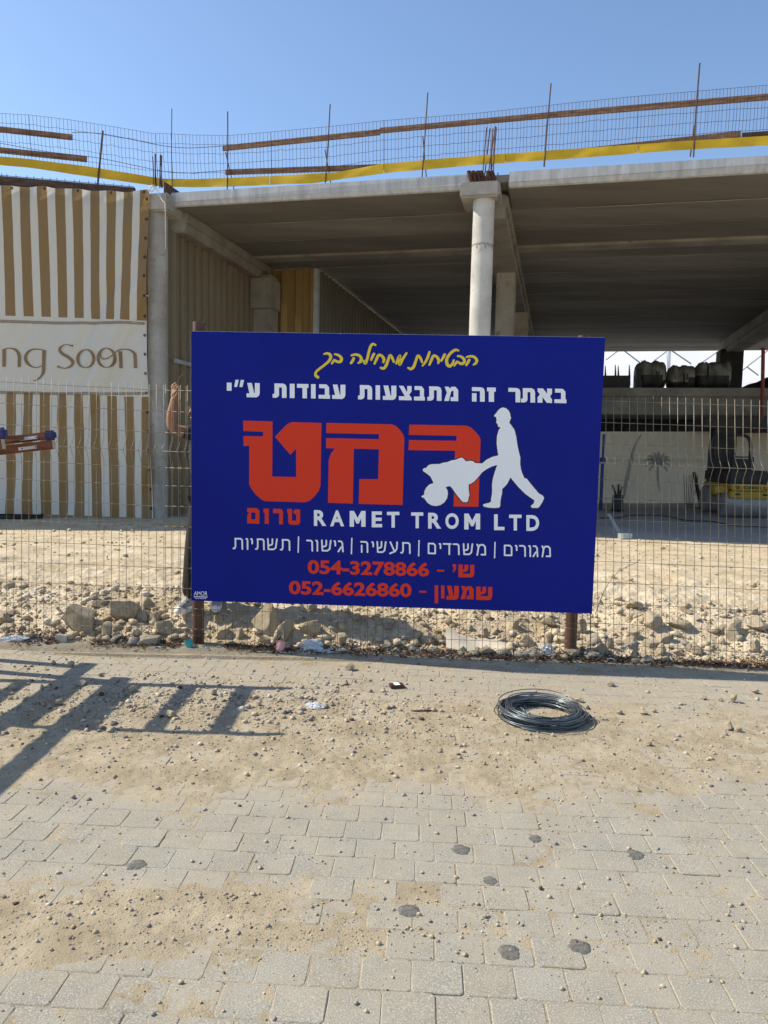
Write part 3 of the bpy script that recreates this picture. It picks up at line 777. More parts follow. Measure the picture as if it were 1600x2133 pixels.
# formwork boards and rebar ends on the roof corner
mm = MB(); a = PP(346, 398, B(.3, 0), Vector((0, -1, 0)))
mm.frame_box(B(.20, -.12, 6.64), FD * .05, TD * 1.7, UP * .36)
fw = mm.build('formwork_board', M_woodd, bevel=.004); tag(fw, 'dark formwork board standing on the roof corner above the left round column', 'board')
mm = MB(); mm.frame_box(Lp(.45, -.06, 6.66), LD * 10, LT * .12, UP * .23); mm.frame_box(Lp(.4, .08, 6.66), LD * 10, LT * .2, UP * .1)
tag(mm.build('formwork_beam', M_woodd, bevel=.006), 'long wooden formwork beam along the roof above the striped banner', 'wooden beam')
mm = MB()
for k in range(62):
    p = Lp(.6 + k * .155, .12, 6.84); mm.tube([p, p + UP * .16 + LD * random.uniform(-.03, .06)], .006, 5)
mm.tube([Lp(.5, .12, 6.96), Lp(10.2, .12, 6.96)], .006, 5); mm.tube([Lp(.5, .12, 6.89), Lp(10.2, .12, 6.89)], .006, 5)
tag(mm.build('rebar_mat', M_rebar), 'row of short rebar ends along the roof above the striped banner', 'rebar mat')

# starter bars
def bars(label, items, mt, name='starter_bars', r=.011):
    mm = MB()
    for p, q in items: mm.tube([p, p.lerp(q, .5) + Vector((random.gauss(0, .01), 0, 0)), q], r, 6)
    return tag(mm.build(name, mt), label, 'rebar', 'rebar bundles on the column heads')
Yc = B(7, .1).y
def bp(l): return [(PY(a, b_, Yc + dy), PY(c, d_, Yc + dy)) for a, b_, c, d_, dy in l]
bars('bundle of tall reddish starter bars rising from the cap of the pale centre column', bp([(1005, 372, 1014, 265, 0), (1009, 373, 1021, 267, .2), (1016, 372, 1027, 267, .1), (1022, 374, 1032, 263, -.1), (1021, 374, 1034, 265, .2), (1027, 372, 1034, 266, 0)]), M_rebarr, r=.012)
mm = MB()
for k, x in enumerate((978, 987, 996, 1003, 1018, 1026)):
    a = PY(x - 2, 357, Yc - .1); b_ = PY(x + 4, 378, Yc - .1)
    mm.tube([b_, a.lerp(b_, .5), a], .030, 7)
    for z in np.linspace(.1, .9, 6): 
        c = a.lerp(b_, z); mm.tube([c + Vector((math.cos(q) * .036, math.sin(q) * .036, q * .004)) for q in np.linspace(0, 6.28, 9)[:-1]], .008, 4, closed=True)
    mm.tube([PY(x + 3, 362, Yc), PY(x + 8, 372, Yc), PY(x + 12, 360, Yc)], .012, 5)
tag(mm.build('rebar_stubs', M_rebarr), 'short thick rusty coiled rebar stubs on top of the centre column cap', 'rebar', 'rebar bundles on the column heads')
Yl = B(0, 0).y
def bl(l): return [(PY(a, b_, Yl), PY(c, d_, Yl)) for a, b_, c, d_ in l]
bars('cluster of dark starter bars at the roof corner above the left round column', bl([(319, 388, 318, 326), (323, 388, 323, 320), (326, 388, 324, 321), (333, 392, 334, 323), (338, 392, 337, 324), (336, 390, 335, 322)]), M_rebar)
# rope tied at the corner
mm = MB()
k = PY(319, 388, 15.50)
mm.tube(spline([PY(308, 398, 15.6), PY(315, 390, 15.6), PY(322, 388, 15.6), PY(330, 405, 15.6), PY(340, 420, 15.50), PY(344, 430, 15.50), PY(345, 520, 15.72)], 5), .009, 5)
mm.tube(spline([PY(316, 385, 15.6), PY(322, 393, 15.6), PY(315, 400, 15.6), PY(313, 391, 15.6), PY(321, 386, 15.6)], 5), .012, 5)
mm.tube(spline([PY(323, 388, 15.6), PY(331, 398, 15.6), PY(336, 412, 15.6), PY(344, 426, 15.6)], 5), .008, 5)
tag(mm.build('rope', M_rope, smooth=True), 'pale rope knotted at the banner corner and hanging down the left round column', 'rope')

# ------------------------------------------------------------------ roof edge guard
G0 = B(0, .22); 
def GR(px, py): return PP(px, py, G0, TD)
def GL(px, py): return PP(px, py, Lp(0, .25, 0), LT)
def interp(l, x): return float(np.interp(x, [p[0] for p in l], [p[1] for p in l]))
def guard_mesh(label, fn, top, bot, x0, x1, nv, nh):
    mm = MB()
    for x in np.linspace(x0, x1, nv):
        t = interp(top, x); b_ = interp(bot, x)
        lean = random.gauss(0, .8); 
        mm.tube([fn(x + lean * .4, t), fn(x + lean - (x - 800) * .004, (t + b_) / 2), fn(x - (x - 800) * .010, b_)], .0036, 4)
    for f in np.linspace(0, 1, nh):
        pts = [fn(x, interp(top, x) * (1 - f) + interp(bot, x) * f + (random.gauss(0, .7) if 0 < f < 1 else 0)) for x in np.linspace(x0, x1, 24)]
        mm.tube(pts, .0036, 4)
    return tag(mm.build('guard_mesh', M_rebar), label, 'guard mesh', 'mesh panels of the roof guard')
topR = [(325, 277), (400, 281), (477, 282), (560, 275), (690, 263), (800, 251), (1000, 235), (1200, 213), (1330, 200), (1460, 189), (1600, 177), (1720, 166), (2100, 132)]
botR = [(325, 376), (400, 380), (480, 378), (560, 375), (690, 368), (800, 352), (1000, 334), (1200, 318), (1400, 303), (1600, 292), (1720, 284), (2100, 260)]
topL = [(-140, 226), (0, 236), (60, 239), (150, 250), (250, 266), (325, 279)]
botL = [(-140, 318), (0, 334), (60, 339), (200, 358), (325, 377)]
for a, b_, lab in ((325, 564, 'roof guard mesh panel right of the bend, over the left end of the slab'), (564, 800, 'roof guard mesh panel above the middle of the slab, left of the centre column'),
                   (800, 1054, 'roof guard mesh panel behind the tall red starter bars'), (1054, 1330, 'roof guard mesh panel to the right of the centre column'), (1330, 2100, 'roof guard mesh panel at the far right end of the roof')):
    guard_mesh(lab, GR, topR, botR, a, b_, int((b_ - a) / 7.3), 6)
for a, b_, lab in ((-140, 60, 'roof guard mesh panel at the far left above the striped banner'), (60, 324, 'roof guard mesh panel sloping down to the bend over the striped banner')):
    guard_mesh(lab, GL, topL, botL, a, b_, int((b_ - a) / 7.6), 6)
# yellow tape
ytR = [(338, 373), (400, 374), (470, 372), (560, 368), (700, 360), (800, 342), (1000, 325), (1200, 311), (1400, 297), (1600, 284), (1720, 276), (2100, 250)]
ybR = [(338, 390), (400, 391), (480, 390), (560, 386), (650, 383), (800, 362), (1000, 344), (1200, 331), (1400, 315), (1600, 304), (1720, 297), (2100, 273)]
ytL = [(-140, 310), (0, 327), (60, 332), (200, 350), (338, 373)]
ybL = [(-140, 328), (0, 345), (60, 350), (200, 371), (338, 390)]
def tape(label, fn, top, bot, x0, x1, off):
    xs = np.linspace(x0, x1, 40); V = []; F = []
    nn = Vector((0, -1, 0))
    for r_, f in enumerate(np.linspace(0, 1, 5)):
        for i, x in enumerate(xs):
            y = interp(top, x) * (1 - f) + interp(bot, x) * f
            V.append(fn(x, y) + nn * (off + .005 * math.sin(x * .05 + f * 3) + .01 * float(vnoise(x * .06, f * 3, 4))))
    n = len(xs)
    for r_ in range(4):
        for i in range(n - 1): F.append((r_ * n + i, r_ * n + i + 1, r_ * n + n + i + 1, r_ * n + n + i))
    mm = MB(); mm.add(V, F); mm.add([v - nn * .004 for v in V], [tuple(reversed(f)) for f in F])
    return tag(mm.build('warning_tape', M_yellow, smooth=True), label, 'warning tape', 'yellow bands along the roof guard')
tape('yellow band along the roof guard over the striped banner', GL, ytL, ybL, -140, 336, .03)
tape('yellow band along the roof guard between the bend and the middle of the slab', GR, ytR, ybR, 338, 562, .03)
tape('yellow band along the roof guard left of the centre column', GR, ytR, ybR, 563, 799, .03)
tape('yellow band along the roof guard passing behind the red starter bars', GR, ytR, ybR, 800, 1052, .03)
tape('yellow band along the roof guard right of the centre column', GR, ytR, ybR, 1053, 1328, .03)
tape('yellow band along the roof guard at the far right', GR, ytR, ybR, 1329, 2100, .03)
# wooden rails
def rail(label, fn, x0, y0, x1, y1, hpx, back=.05, mt=None):
    n_ = TD if fn is GR else LT
    p = fn(x0, y0) + n_ * back; q = fn(x1, y1) + n_ * back
    h = hpx / FPX * p.y
    mm = MB(); mm.bar(p, q, .045, h); mm.frame_box(p + UP * h * .5, q - p, n_ * .06, UP * .006)
    return tag(mm.build('guard_rail', mt or M_wood, bevel=.004), label, 'wooden rail', 'wooden rails of the roof guard')
rail('upper wooden rail starting at the left end of the slab guard', GR, 462, 307, 790, 273, 10)
rail('upper wooden rail over the centre column and red starter bars', GR, 790, 270, 1160, 236, 10)
rail('upper wooden rail at the far right of the roof guard', GR, 1160, 236, 2100, 157, 11)
rail('lower wooden rail starting at the left end of the slab guard', GR, 468, 357, 815, 345, 10)
rail('lower wooden rail half hidden behind the yellow band over the centre column', GR, 800, 346, 1165, 316, 10, .07, M_woodd)
rail('lower wooden rail with its bare end sticking up near the right edge', GR, 1166, 318, 1545, 276, 12, .07)
rail('dark lower wooden rail at the right edge of the photo', GR, 1548, 279, 2100, 240, 8, .05, M_woodd)
rail('upper wooden rail at the far left, above the striped banner', GL, -140, 252, 150, 284, 11)
rail('lower wooden rail at the far left, just above the yellow band', GL, -140, 296, 180, 330, 11)
# wire lines strung along the guard
mm = MB()
mm.tube(spline([GL(150, 276), GL(215, 279), GL(325, 301), GR(360, 306), GR(400, 308), GR(462, 304)], 5), .006, 5)
tag(mm.build('strung_rebar', M_rebar), 'thin bar strung across the guard bend, at the level of the upper rails', 'rebar')
mm = MB()
mm.tube(spline([GL(0, 298), GL(100, 316), GL(205, 329), GL(325, 354), GR(360, 359), GR(400, 360), GR(470, 355)], 5), .006, 5)
tag(mm.build('strung_rebar', M_rebar), 'thin bar strung across the guard bend, at the level of the lower rails', 'rebar')
# posts of bent rebar
def gpost(label, fn, x0, y0, x1, y1, brace=None, r=.012):
    n_ = TD if fn is GR else LT
    p = fn(x1, y1 + 3) - n_ * .04; q = fn(x0, y0) - n_ * .04
    ps = thing('guard_post', tuple(p), label, 'guard post', 'rebar posts of the roof guard')
    mm = MB(); mm.tube([p, p.lerp(q, .5) + FD * random.gauss(0, .01), q], r, 6); mm.build('upright', M_rebar, ps)
    if brace:
        mm = MB(); mm.tube([fn(brace[0], brace[1]) + n_ * .0, fn(brace[2], brace[3]) + n_ * .0], r * .9, 6); mm.build('brace', M_rebar, ps)
gpost('thick leaning rebar post over the striped banner', GL, 215, 274, 203, 396, None, .020)
gpost('tall thin rebar post just right of the left round column', GR, 360, 228, 361, 392, None, .009)
gpost('rebar post crossing the left ends of the wooden rails', GR, 476, 234, 475, 396, (470, 317, 488, 396), .013)
gpost('rebar post in the middle between the rail ends and the centre column', GR, 689, 219, 679, 381, (677, 312, 689, 381), .013)
gpost('rebar post just left of the centre column', GR, 892, 195, 880, 368, (881, 285, 888, 368), .013)
gpost('rebar post to the right of the centre column', GR, 1148, 176, 1134, 346, (1139, 258, 1133, 346), .013)
gpost('tallest rebar post at the far right of the roof', GR, 1457, 134, 1444, 326, (1447, 260, 1438, 326), .014)
# small bits on the slab edge
for x, y0, y1 in ((513, 391, 394), (521, 391, 396), (530, 387, 396)):
    pass
mm = MB(); mm.frame_box(B(12.2, .2, 6.81), FD * 1.5, TD * .3, UP * .03)
tag(mm.build('rubber_mat', M_black), 'black flat strip lying on the roof edge at the right', 'strip')

# ------------------------------------------------------------------ striped banner
BP0 = B0 - LT * .28
def mk_banner_mat():
    mt = bpy.data.materials.new('banner'); mt.use_nodes = True; nt = mt.node_tree; N = nt.nodes; L = nt.links; b = N['Principled BSDF']
    b.inputs['Roughness'].default_value = .45; b.inputs['Specular IOR Level'].default_value = .45
    uv = N.new('ShaderNodeUVMap'); sp = N.new('ShaderNodeSeparateXYZ'); L.new(uv.outputs[0], sp.inputs[0])
    def math_(op, a, c=None):
        q = N.new('ShaderNodeMath'); q.operation = op
        for k, z in ((0, a), (1, c)):
            if z is None: continue
            if isinstance(z, (int, float)): q.inputs[k].default_value = z
            else: L.new(z, q.inputs[k])
        return q.outputs[0]
    fr = math_('FRACT', sp.outputs[0])
    stripe = math_('LESS_THAN', fr, .565)
    band = math_('MULTIPLY', math_('GREATER_THAN', sp.outputs[1], .396), math_('LESS_THAN', sp.outputs[1], .629))
    f = math_('MULTIPLY', stripe, math_('SUBTRACT', 1.0, band))
    mx = N.new('ShaderNodeMix'); mx.data_type = 'RGBA'; L.new(f, mx.inputs[0])
    mx.inputs[6].default_value = (.74, .715, .64, 1); mx.inputs[7].default_value = (.30, .192, .078, 1)
    L.new(mx.outputs[2], b.inputs['Base Color'])
    tr = N.new('ShaderNodeBsdfTranslucent'); L.new(mx.outputs[2], tr.inputs[0])
    ms = N.new('ShaderNodeMixShader'); ms.inputs[0].default_value = .33
    L.new(b.outputs[0], ms.inputs[1]); L.new(tr.outputs[0], ms.inputs[2]); L.new(ms.outputs[0], N['Material Output'].inputs[0])
    return mt
M_ban = mk_banner_mat()
ban = thing('banner', tuple(PP(150, 1075, BP0, LT)), 'brown and white striped banner with a white lettered band hanging from the roof', 'banner')
ptop = [(-260, 384), (0, 387), (100, 390), (200, 396), (260, 399), (312, 397)]
pbot = [(-260, 1066), (0, 1070), (150, 1073), (318, 1080)]
rgt = [(0, 312), (.2, 307), (.42, 305), (.62, 309), (.8, 314), (1, 319)]
def bw(u, v):     # u in [-260..0] pixel column at the top, v 0..1 down
    xr = float(np.interp(v, [a for a, _ in rgt], [b_ for _, b_ in rgt]))
    x = -260 + (xr + 260) * u
    yt = interp(ptop, x); yb = interp(pbot, x)
    return x, yt + (yb - yt) * v
def wrinkle(x, y):
    d1 = x + (y - 700) * .48; d2 = x * .8 + (y - 900) * .9
    a = np.exp(-((d1 - 238) / 20) ** 2) * .15 + np.exp(-((d1 - 205) / 12) ** 2) * .09 + np.exp(-((d1 - 262) / 9) ** 2) * .07 + np.exp(-((d1 - 160) / 30) ** 2) * .05
    a = a * sstep(380, 480, y) * (1 - sstep(840, 1000, y)) * 1.0
    b_ = .03 * np.sin(d2 * .045) * sstep(820, 930, y) + .035 * np.sin(x * .09) * (1 - sstep(400, 470, y))
    c = .085 * (float(fbm(d1 * .012, y * .004, 3, 8)) - .5) + .05 * (float(fbm(d1 * .05, y * .01, 2, 9)) - .5)
    rim = .05 * math.sin(y * .035) * float(sstep(280, 312, x))
    return float(a + b_ + c + rim)
def ban_pt(x, y, off=0.0):
    return PP(x, y, BP0, LT) - LT * (wrinkle(x, y) + off)
SK = np.arange(-8, 10)
def starts(l):
    l = list(l); return np.array([l[0] - 36.6 * k for k in range(8, 0, -1)] + l + [l[-1] + 35])
ST = [starts(q) for q in ([3, 40, 77.5, 114, 150, 187, 222, 257.5, 292.5], [12.5, 50, 86, 122, 157, 191, 222, 252, 286], [12, 48.5, 84.5, 121, 155.5, 189, 224, 259, 293], [11, 47, 84.5, 121, 157, 193, 228, 263, 297])]
def stripe_u(x, v):
    vs = [0, .41, .62, 1]; q = np.array([np.interp(v, vs, [s[k] for s in ST]) for k in range(18)])
    q = q + 1.6 * np.sin(v * 9 + q * .05) * v
    return float(np.interp(x, q, SK + 20.0))
nu, nv = 150, 190
V = []; UVs = []; F = []
for j in range(nv + 1):
    for i in range(nu + 1):
        u, v = i / nu, j / nv
        x, y = bw(u, v); V.append(ban_pt(x, y)); UVs.append((stripe_u(x, v), v))
for j in range(nv):
    for i in range(nu):
        a = j * (nu + 1) + i; F.append((a, a + nu + 1, a + nu + 2, a + 1))
mm = MB(); mm.add(V, F); cloth = mm.build('cloth', M_ban, ban, smooth=True)
uvl = cloth.data.uv_layers.new(name='UVMap')
for lp in cloth.data.loops: uvl.data[lp.index].uv = UVs[lp.vertex_index]
mm = MB()
for v in np.linspace(.03, .97, 17):
    x, y = bw(1, v); c = ban_pt(x - 4, y, .02); mm = MB()
    mm.tube([c + Vector((math.cos(q) * .018, 0, math.sin(q) * .022)) for q in np.linspace(0, 6.28, 10)[:-1]], .009, 4, closed=True); mm.build('grommet', M_black, ban)
for u in np.linspace(.02, .98, 9):
    x, y = bw(u, 0); c = ban_pt(x, y + 5, .02); mm = MB()
    mm.tube([c + Vector((math.cos(q) * .018, 0, math.sin(q) * .022)) for q in np.linspace(0, 6.28, 10)[:-1]], .009, 4, closed=True); mm.build('grommet', M_black, ban)
for yl, sl in ((671.5, .014), (818.5, .008)):
    mm = MB()
    for x in np.arange(-200, 304, 4.1):
        y = yl + sl * (x - 150) + (2 if x > 90 else 1.4) * math.sin(x * .011)
        c = ban_pt(x, y, .012)
        mm.tube([c + Vector((math.cos(q) * .019, 0, math.sin(q) * .026)) for q in np.linspace(0, 6.28, 9)[:-1]], .006, 3, closed=True)
    mm.build('ring_border', M_brown, ban)
lt = MB()
def bstroke(pts, n=5):
    q = spline([(x / 5, 690 + y / 5, w / 5) for x, y, w in pts], n); L_ = []; R_ = []
    for i, p in enumerate(q):
        t = q[min(i + 1, len(q) - 1)][:2] - q[max(i - 1, 0)][:2]; t = t / (np.hypot(*t) + 1e-9); nn = np.array([-t[1], t[0]]) * p[2] / 2
        L_.append(p[:2] + nn); R_.append(p[:2] - nn)
    k = len(L_); bstroke.o += .0006
    lt.add([ban_pt(x, y, .012 + bstroke.o) for x, y in L_ + R_], [(i, i + 1, k + i + 1, k + i) for i in range(k - 1)])
bstroke.o = 0
def ell(cx, cy, rx, ry, thick, thin):
    return [(cx + rx * math.cos(a), cy + ry * math.sin(a), thin + (thick - thin) * abs(math.cos(a)) ** 1.3) for a in np.linspace(0, 2 * math.pi, 22)]
bstroke([(45, 190, 36), (43, 280, 36), (41, 370, 36)]); bstroke([(35, 192, 10), (75, 180, 10), (130, 180, 14), (178, 205, 28), (202, 260, 36), (203, 320, 36), (202, 375, 36)])
bstroke([(478, 206, 14), (420, 190, 10), (350, 190, 14), (292, 222, 28), (270, 280, 36), (295, 340, 28), (350, 375, 12), (400, 375, 10), (442, 358, 8)])
bstroke([(460, 206, 38), (458, 330, 38), (455, 420, 36), (430, 470, 22), (390, 505, 14), (348, 516, 10)])
bstroke([(770, 158, 24), (745, 153, 14), (690, 142, 8), (640, 165, 22), (627, 200, 30), (660, 240, 30), (720, 275, 32), (762, 318, 34), (745, 362, 24), (690, 388, 10), (640, 382, 12), (602, 366, 22)])
bstroke(ell(900, 290, 86, 94, 34, 8)); bstroke(ell(1120, 284, 86, 98, 34, 8))
bstroke([(1110, 188, 8), (1070, 215, 14), (1060, 260, 16), (1085, 295, 12), (1130, 290, 10), (1180, 255, 12), (1230, 210, 12), (1290, 190, 10), (1350, 195, 14), (1395, 225, 28), (1409, 270, 36), (1411, 330, 36), (1413, 386, 36)])
bstroke([(1259, 212, 34), (1260, 300, 34), (1262, 386, 36)])
lt.build('lettering', M_brown, ban)
# ------------------------------------------------------------------ behind the open ground floor
def TPp(px, py, t): return PP(px, py, B(0, t), TD)
def S_at(px, py, t): return (TPp(px, py, t) - B0).dot(FD)
def net(label, name, cat, mt, corners, rows, cols, fn, th=.004, group=None, parent=None):
    V = []; F = []
    for j in range(rows + 1):
        for i in range(cols + 1): V.append(fn(i / cols, j / rows))
    for j in range(rows):
        for i in range(cols):
            a = j * (cols + 1) + i; F.append((a, a + cols + 1, a + cols + 2, a + 1))
    mm = MB(); mm.add(V, F); o = mm.build(name, mt, parent, smooth=True)
    return tag(o, label, cat, group) if parent is None else o
TT = 10.6
def tarpfn(x0, x1, y0, y1, ph):
    def fn(u, v):
        p = TPp(x0 + (x1 - x0) * u, y0 + (y1 - y0) * v, TT)
        fold = .05 * math.sin(u * 17 + v * 6 + ph) * v + .16 * (float(fbm(u * 5 + ph, v * 4, 3, 12)) - .5) + .10 * math.exp(-((v - .37) / .03) ** 2)
        return p - TD * fold
    return fn
net('large creased white tarpaulin screen hanging under the upper deck', 'tarpaulin', 'tarpaulin', M_tarp, None, 30, 44, tarpfn(1236, 1484, 899, 1048, 0))
net('white tarpaulin screen behind the yellow roller', 'tarpaulin', 'tarpaulin', M_tarp, None, 26, 24, tarpfn(1530, 1690, 902, 1062, 4))
palm = MB()  # grey palm fronds and trunk laid just off the tarp
def pfan(pts, w):
    q = spline(pts, 5); Lf = []; Rt = []
    for i, a in enumerate(q):
        t = q[min(i + 1, len(q) - 1)] - q[max(i - 1, 0)]; t = t / (np.hypot(*t) + 1e-9); ww = w * (1 - .8 * i / len(q)) / 2
        Lf.append((a[0] - t[1] * ww, a[1] + t[0] * ww)); Rt.append((a[0] + t[1] * ww, a[1] - t[0] * ww))
    pfan.o += .0015
    def tp(x, y):
        u = (x - 1236) / 248; v = (y - 899) / 149
        return tfn(u, v) - TD * (.008 + pfan.o)
    k = len(q); palm.add([tp(*a) for a in Lf + Rt], [(i, i + 1, k + i + 1, k + i) for i in range(k - 1)])
pfan.o = 0; tfn = tarpfn(1236, 1484, 899, 1048, 0)
for a in np.radians([-165, -140, -115, -90, -62, -38, -15, 15, 45, 140, 165, 195 - 360]):
    r_ = 26 if -1.2 < a else 30
    pfan([(1372, 964), (1372 + r_ * .55 * math.cos(a), 961 + r_ * .5 * math.sin(a)), (1372 + r_ * math.cos(a), 966 + r_ * .85 * math.sin(a))], 9)
pfan([(1371, 966), (1370, 1000), (1374, 1026)], 6); pfan([(1306, 1000), (1314, 960), (1322, 930), (1336, 905)], 10); pfan([(1304, 1000), (1300, 1030), (1297, 1040)], 8)
tarp_o = [o for o in bpy.data.objects if o.name == 'tarpaulin'][0]
palm.build('palm_figure', mat('grey_palm', (.40, .375, .33), (.50, .47, .42), 2, .8, trans=.3), tarp_o)
# arched white hall behind
hall = thing('fabric_hall', (14, 40, 0), 'big bright white fabric hall seen through the gap over the upper deck', 'hall')
mm = MB(); V = []; F = []; nx = 60; ny = 24
for j in range(ny + 1):
    a = R(14) + j / ny * R(74)
    for i in range(nx + 1):
        x = -25 + i * 1.5
        bow = .5 * math.sin((i % 6) / 6 * math.pi)
        V.append((x, 39.6 + 30 * (1 - math.cos(a)) - .1 * bow, -.2 + (13 + bow * .6) * math.sin(a)))
for j in range(ny):
    for i in range(nx):
        a = j * (nx + 1) + i; F.append((a, a + 1, a + nx + 2, a + nx + 1))
mm.add(V, F); mm.build('membrane', M_memb, hall, smooth=True)
mm = MB()
def HP(px, py): return PY(px, py, 39.2)
for a, b_, c, d_ in ((1262, 750, 1299, 722), (1362, 752, 1394, 728), (1394, 727, 1402, 719), (1450, 764, 1500, 729), (1546, 772, 1556, 764), (1556, 764, 1610, 722), (1556, 764, 1580, 782), (1396, 728, 1440, 758), (1297, 728, 1335, 757)):
    mm = MB(); mm.tube([HP(a, b_), HP(c, d_)], .035, 6); mm.build('cable', M_steelg, hall)
mm = MB(); mm.tube([HP(1393.5, 800) - UP * 4, HP(1393.5, 726)], .11, 10); mm.tube([HP(1389, 726), HP(1400, 722)], .16, 8); mm.build('mast', M_memb, hall)

# things stored on the upper deck
TD2 = 12.0
ZD = 3.825
def bundle(label, x0, x1, ytop, strap):
    s0, s1 = S_at(x0, 800, TD2), S_at(x1, 800, TD2)
    zt = TPp((x0 + x1) / 2, ytop, TD2).z
    cs, w, h = (s0 + s1) / 2, (s1 - s0), zt - ZD
    b_ = thing('wrapped_bundle', tuple(B(cs, TD2 + .5, ZD)), label, 'bundle', 'wrapped bundles on the upper deck')
    mm = MB(); V = []; F = []; n, k = 26, 22
    for i in range(n + 1):
        u = i / n * 2 - 1
        r = (1 - abs(u) ** 8) ** .5 * (1 + .05 * math.sin(u * 9 + cs)) + .02
        for j in range(k):
            a = j / k * 2 * math.pi
            ca, sa = math.cos(a), math.sin(a)
            ca = math.copysign(abs(ca) ** .75, ca); sa = math.copysign(abs(sa) ** .75, sa)
            q = r * (1 + .24 * (float(fbm(u * 5 + cs, a * 2.5, 3, 31)) - .5))
            V.append(B(cs + u * w / 2, TD2 + .5 + ca * .5 * q, ZD + h / 2 + sa * h / 2 * q))
    for i in range(n):
        for j in range(k): F.append((i * k + j, i * k + (j + 1) % k, (i + 1) * k + (j + 1) % k, (i + 1) * k + j))
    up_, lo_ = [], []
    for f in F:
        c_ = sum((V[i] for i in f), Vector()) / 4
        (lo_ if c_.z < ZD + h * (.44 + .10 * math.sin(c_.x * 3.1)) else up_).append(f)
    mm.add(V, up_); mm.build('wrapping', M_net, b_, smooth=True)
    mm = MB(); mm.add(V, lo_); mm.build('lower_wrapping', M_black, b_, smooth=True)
    for u in strap:
        mm = MB(); rr = (1 - abs(u) ** 5) ** .5 * 1.03
        mm.tube([B(cs + u * w / 2, TD2 + .5 + math.cos(a) * .5 * rr, ZD + h / 2 + math.sin(a) * h / 2 * rr) for a in np.linspace(0, 6.28, 24)[:-1]], .03, 4, closed=True); mm.build('strap', M_black, b_)
bundle('left wrapped bundle on the deck, the tallest, with two dark straps', 1322, 1391, 750, (.28, .42))
bundle('middle wrapped bundle on the deck, lower than the other two', 1391, 1452, 759, (-.5, .1, .3))
bundle('right wrapped bundle on the deck, the widest, beside the dark pillar', 1448, 1528, 752, (-.35,))
def deckbox(label, x0, x1, yt, spikes):
    s0, s1 = S_at(x0, 800, TD2), S_at(x1, 800, TD2); zt = TPp((x0 + x1) / 2, yt, TD2).z
    mm = MB(); mm.frame_box(B(s0, TD2, ZD), FD * (s1 - s0), TD * .8, UP * (zt - ZD))
    for x, y in spikes: mm.tube([TPp(x, 803, TD2 + .2), TPp(x + .5, (y + 800) / 2, TD2 + .2), TPp(x, y, TD2 + .2)], [.05, .035, .015], 5)
    return tag(mm.build('formwork_stack', M_black), label, 'formwork')
deckbox('black formwork stack with spikes on the deck just right of the board', 1250, 1313, 782, ((1261, 762), (1282, 760), (1288, 762), (1311, 760)))
deckbox('black spiky formwork stack touching the left wrapped bundle on the deck', 1324, 1338, 768, ((1329, 760), (1332, 755), (1337, 751)))
# dark heap at the right and red post
mm = MB(); V = []; F = []
s0 = S_at(1535, 800, TD2 + .6)
for i in range(15):
    for j in range(9):
        u = i / 14; v = j / 8
        V.append(B(s0 + u * 3.4, TD2 + .2 + v * 1.8, ZD + .85 * math.sin(min(1, u * 1.25) * math.pi * .5) * math.sin(v * math.pi) + .06 * random.random()))
for i in range(14):
    for j in range(8): F.append((i * 9 + j, (i + 1) * 9 + j, (i + 1) * 9 + j + 1, i * 9 + j + 1))
mm.add(V, F); tag(mm.build('covered_heap', M_black, smooth=True), 'dark covered heap on the deck behind the red post', 'heap')
mm = MB(); a = TPp(1588, 850, 10.9); b_ = TPp(1590, 726, 10.9); mm.tube([a - UP * 3.3, a, b_], .055, 10); mm.tube([b_ - UP * .02, b_ + UP * .02], .075, 10)
tag(mm.build('red_post', M_redp), 'dull red steel prop rising past the edge of the upper deck at the right', 'prop')

# blue prop just right of the board
a = PZ(1251, 1062, .03); mm = MB(); tp = PY(1256, 904, a.y)
pr_ = thing('steel_prop', tuple(a), 'blue telescopic steel prop half hidden by the right edge of the board', 'prop')
mm.tube([a, a + UP * (tp.z * .62)], .045, 10); mm.build('outer_tube', M_bluep, pr_)
mm = MB(); mm.tube([a + UP * (tp.z * .6), Vector((a.x, a.y, tp.z))], .034, 10); mm.build('inner_tube', M_bluep, pr_)
mm = MB(); mm.tube([a + UP * (tp.z * .6), a + UP * (tp.z * .68)], .085, 10); mm.build('collar', M_bluep, pr_)
mm = MB(); mm.box(a + UP * .006, (.22, .22, .012)); mm.build('base_plate', M_bluep, pr_)
# black canister with tools
a = PZ(1286, 1064, .035)
cn_ = thing('black_canister', tuple(a), 'black ribbed canister with tools sticking out, on the floor under the deck', 'canister')
mm = MB(); mm.tube([a, a + UP * .02, a + UP * .05, a + UP * .42, a + UP * .45], [.20, .18, .15, .15, .13], 16); sharp_smooth(mm.build('canister', M_black, cn_))
mm = MB()
for dx, h in ((-.11, .72), (.0, .74), (.07, .68)): mm.tube([a + UP * .4 + Vector((dx * .4, 0, 0)), a + UP * h + Vector((dx * 1.5, 0, 0))], .03, 6)
mm.build('tool_handle', M_black, cn_)
# leaning pipe and bars
mm = MB(); a = PZ(1461, 1058, .03); mm.tube([a, PY(1446, 984, a.y + .3)], .055, 10); mm.box(a + UP * .01, (.35, .25, .02))
tag(mm.build('leaning_pipe', M_black), 'black pipe leaning against the white tarpaulin left of the roller', 'pipe')
mm = MB()
for k in range(7):
    a = PZ(1428 + k * 2.4, 1058, .03); mm.tube([a, PY(1426 + k * 4.5 + random.uniform(-2, 2), 990, a.y + .25)], .010, 5)
tag(mm.build('leaning_bars', M_rebarr), 'thin rusty bars leaning against the white tarpaulin beside the black pipe', 'rebar')
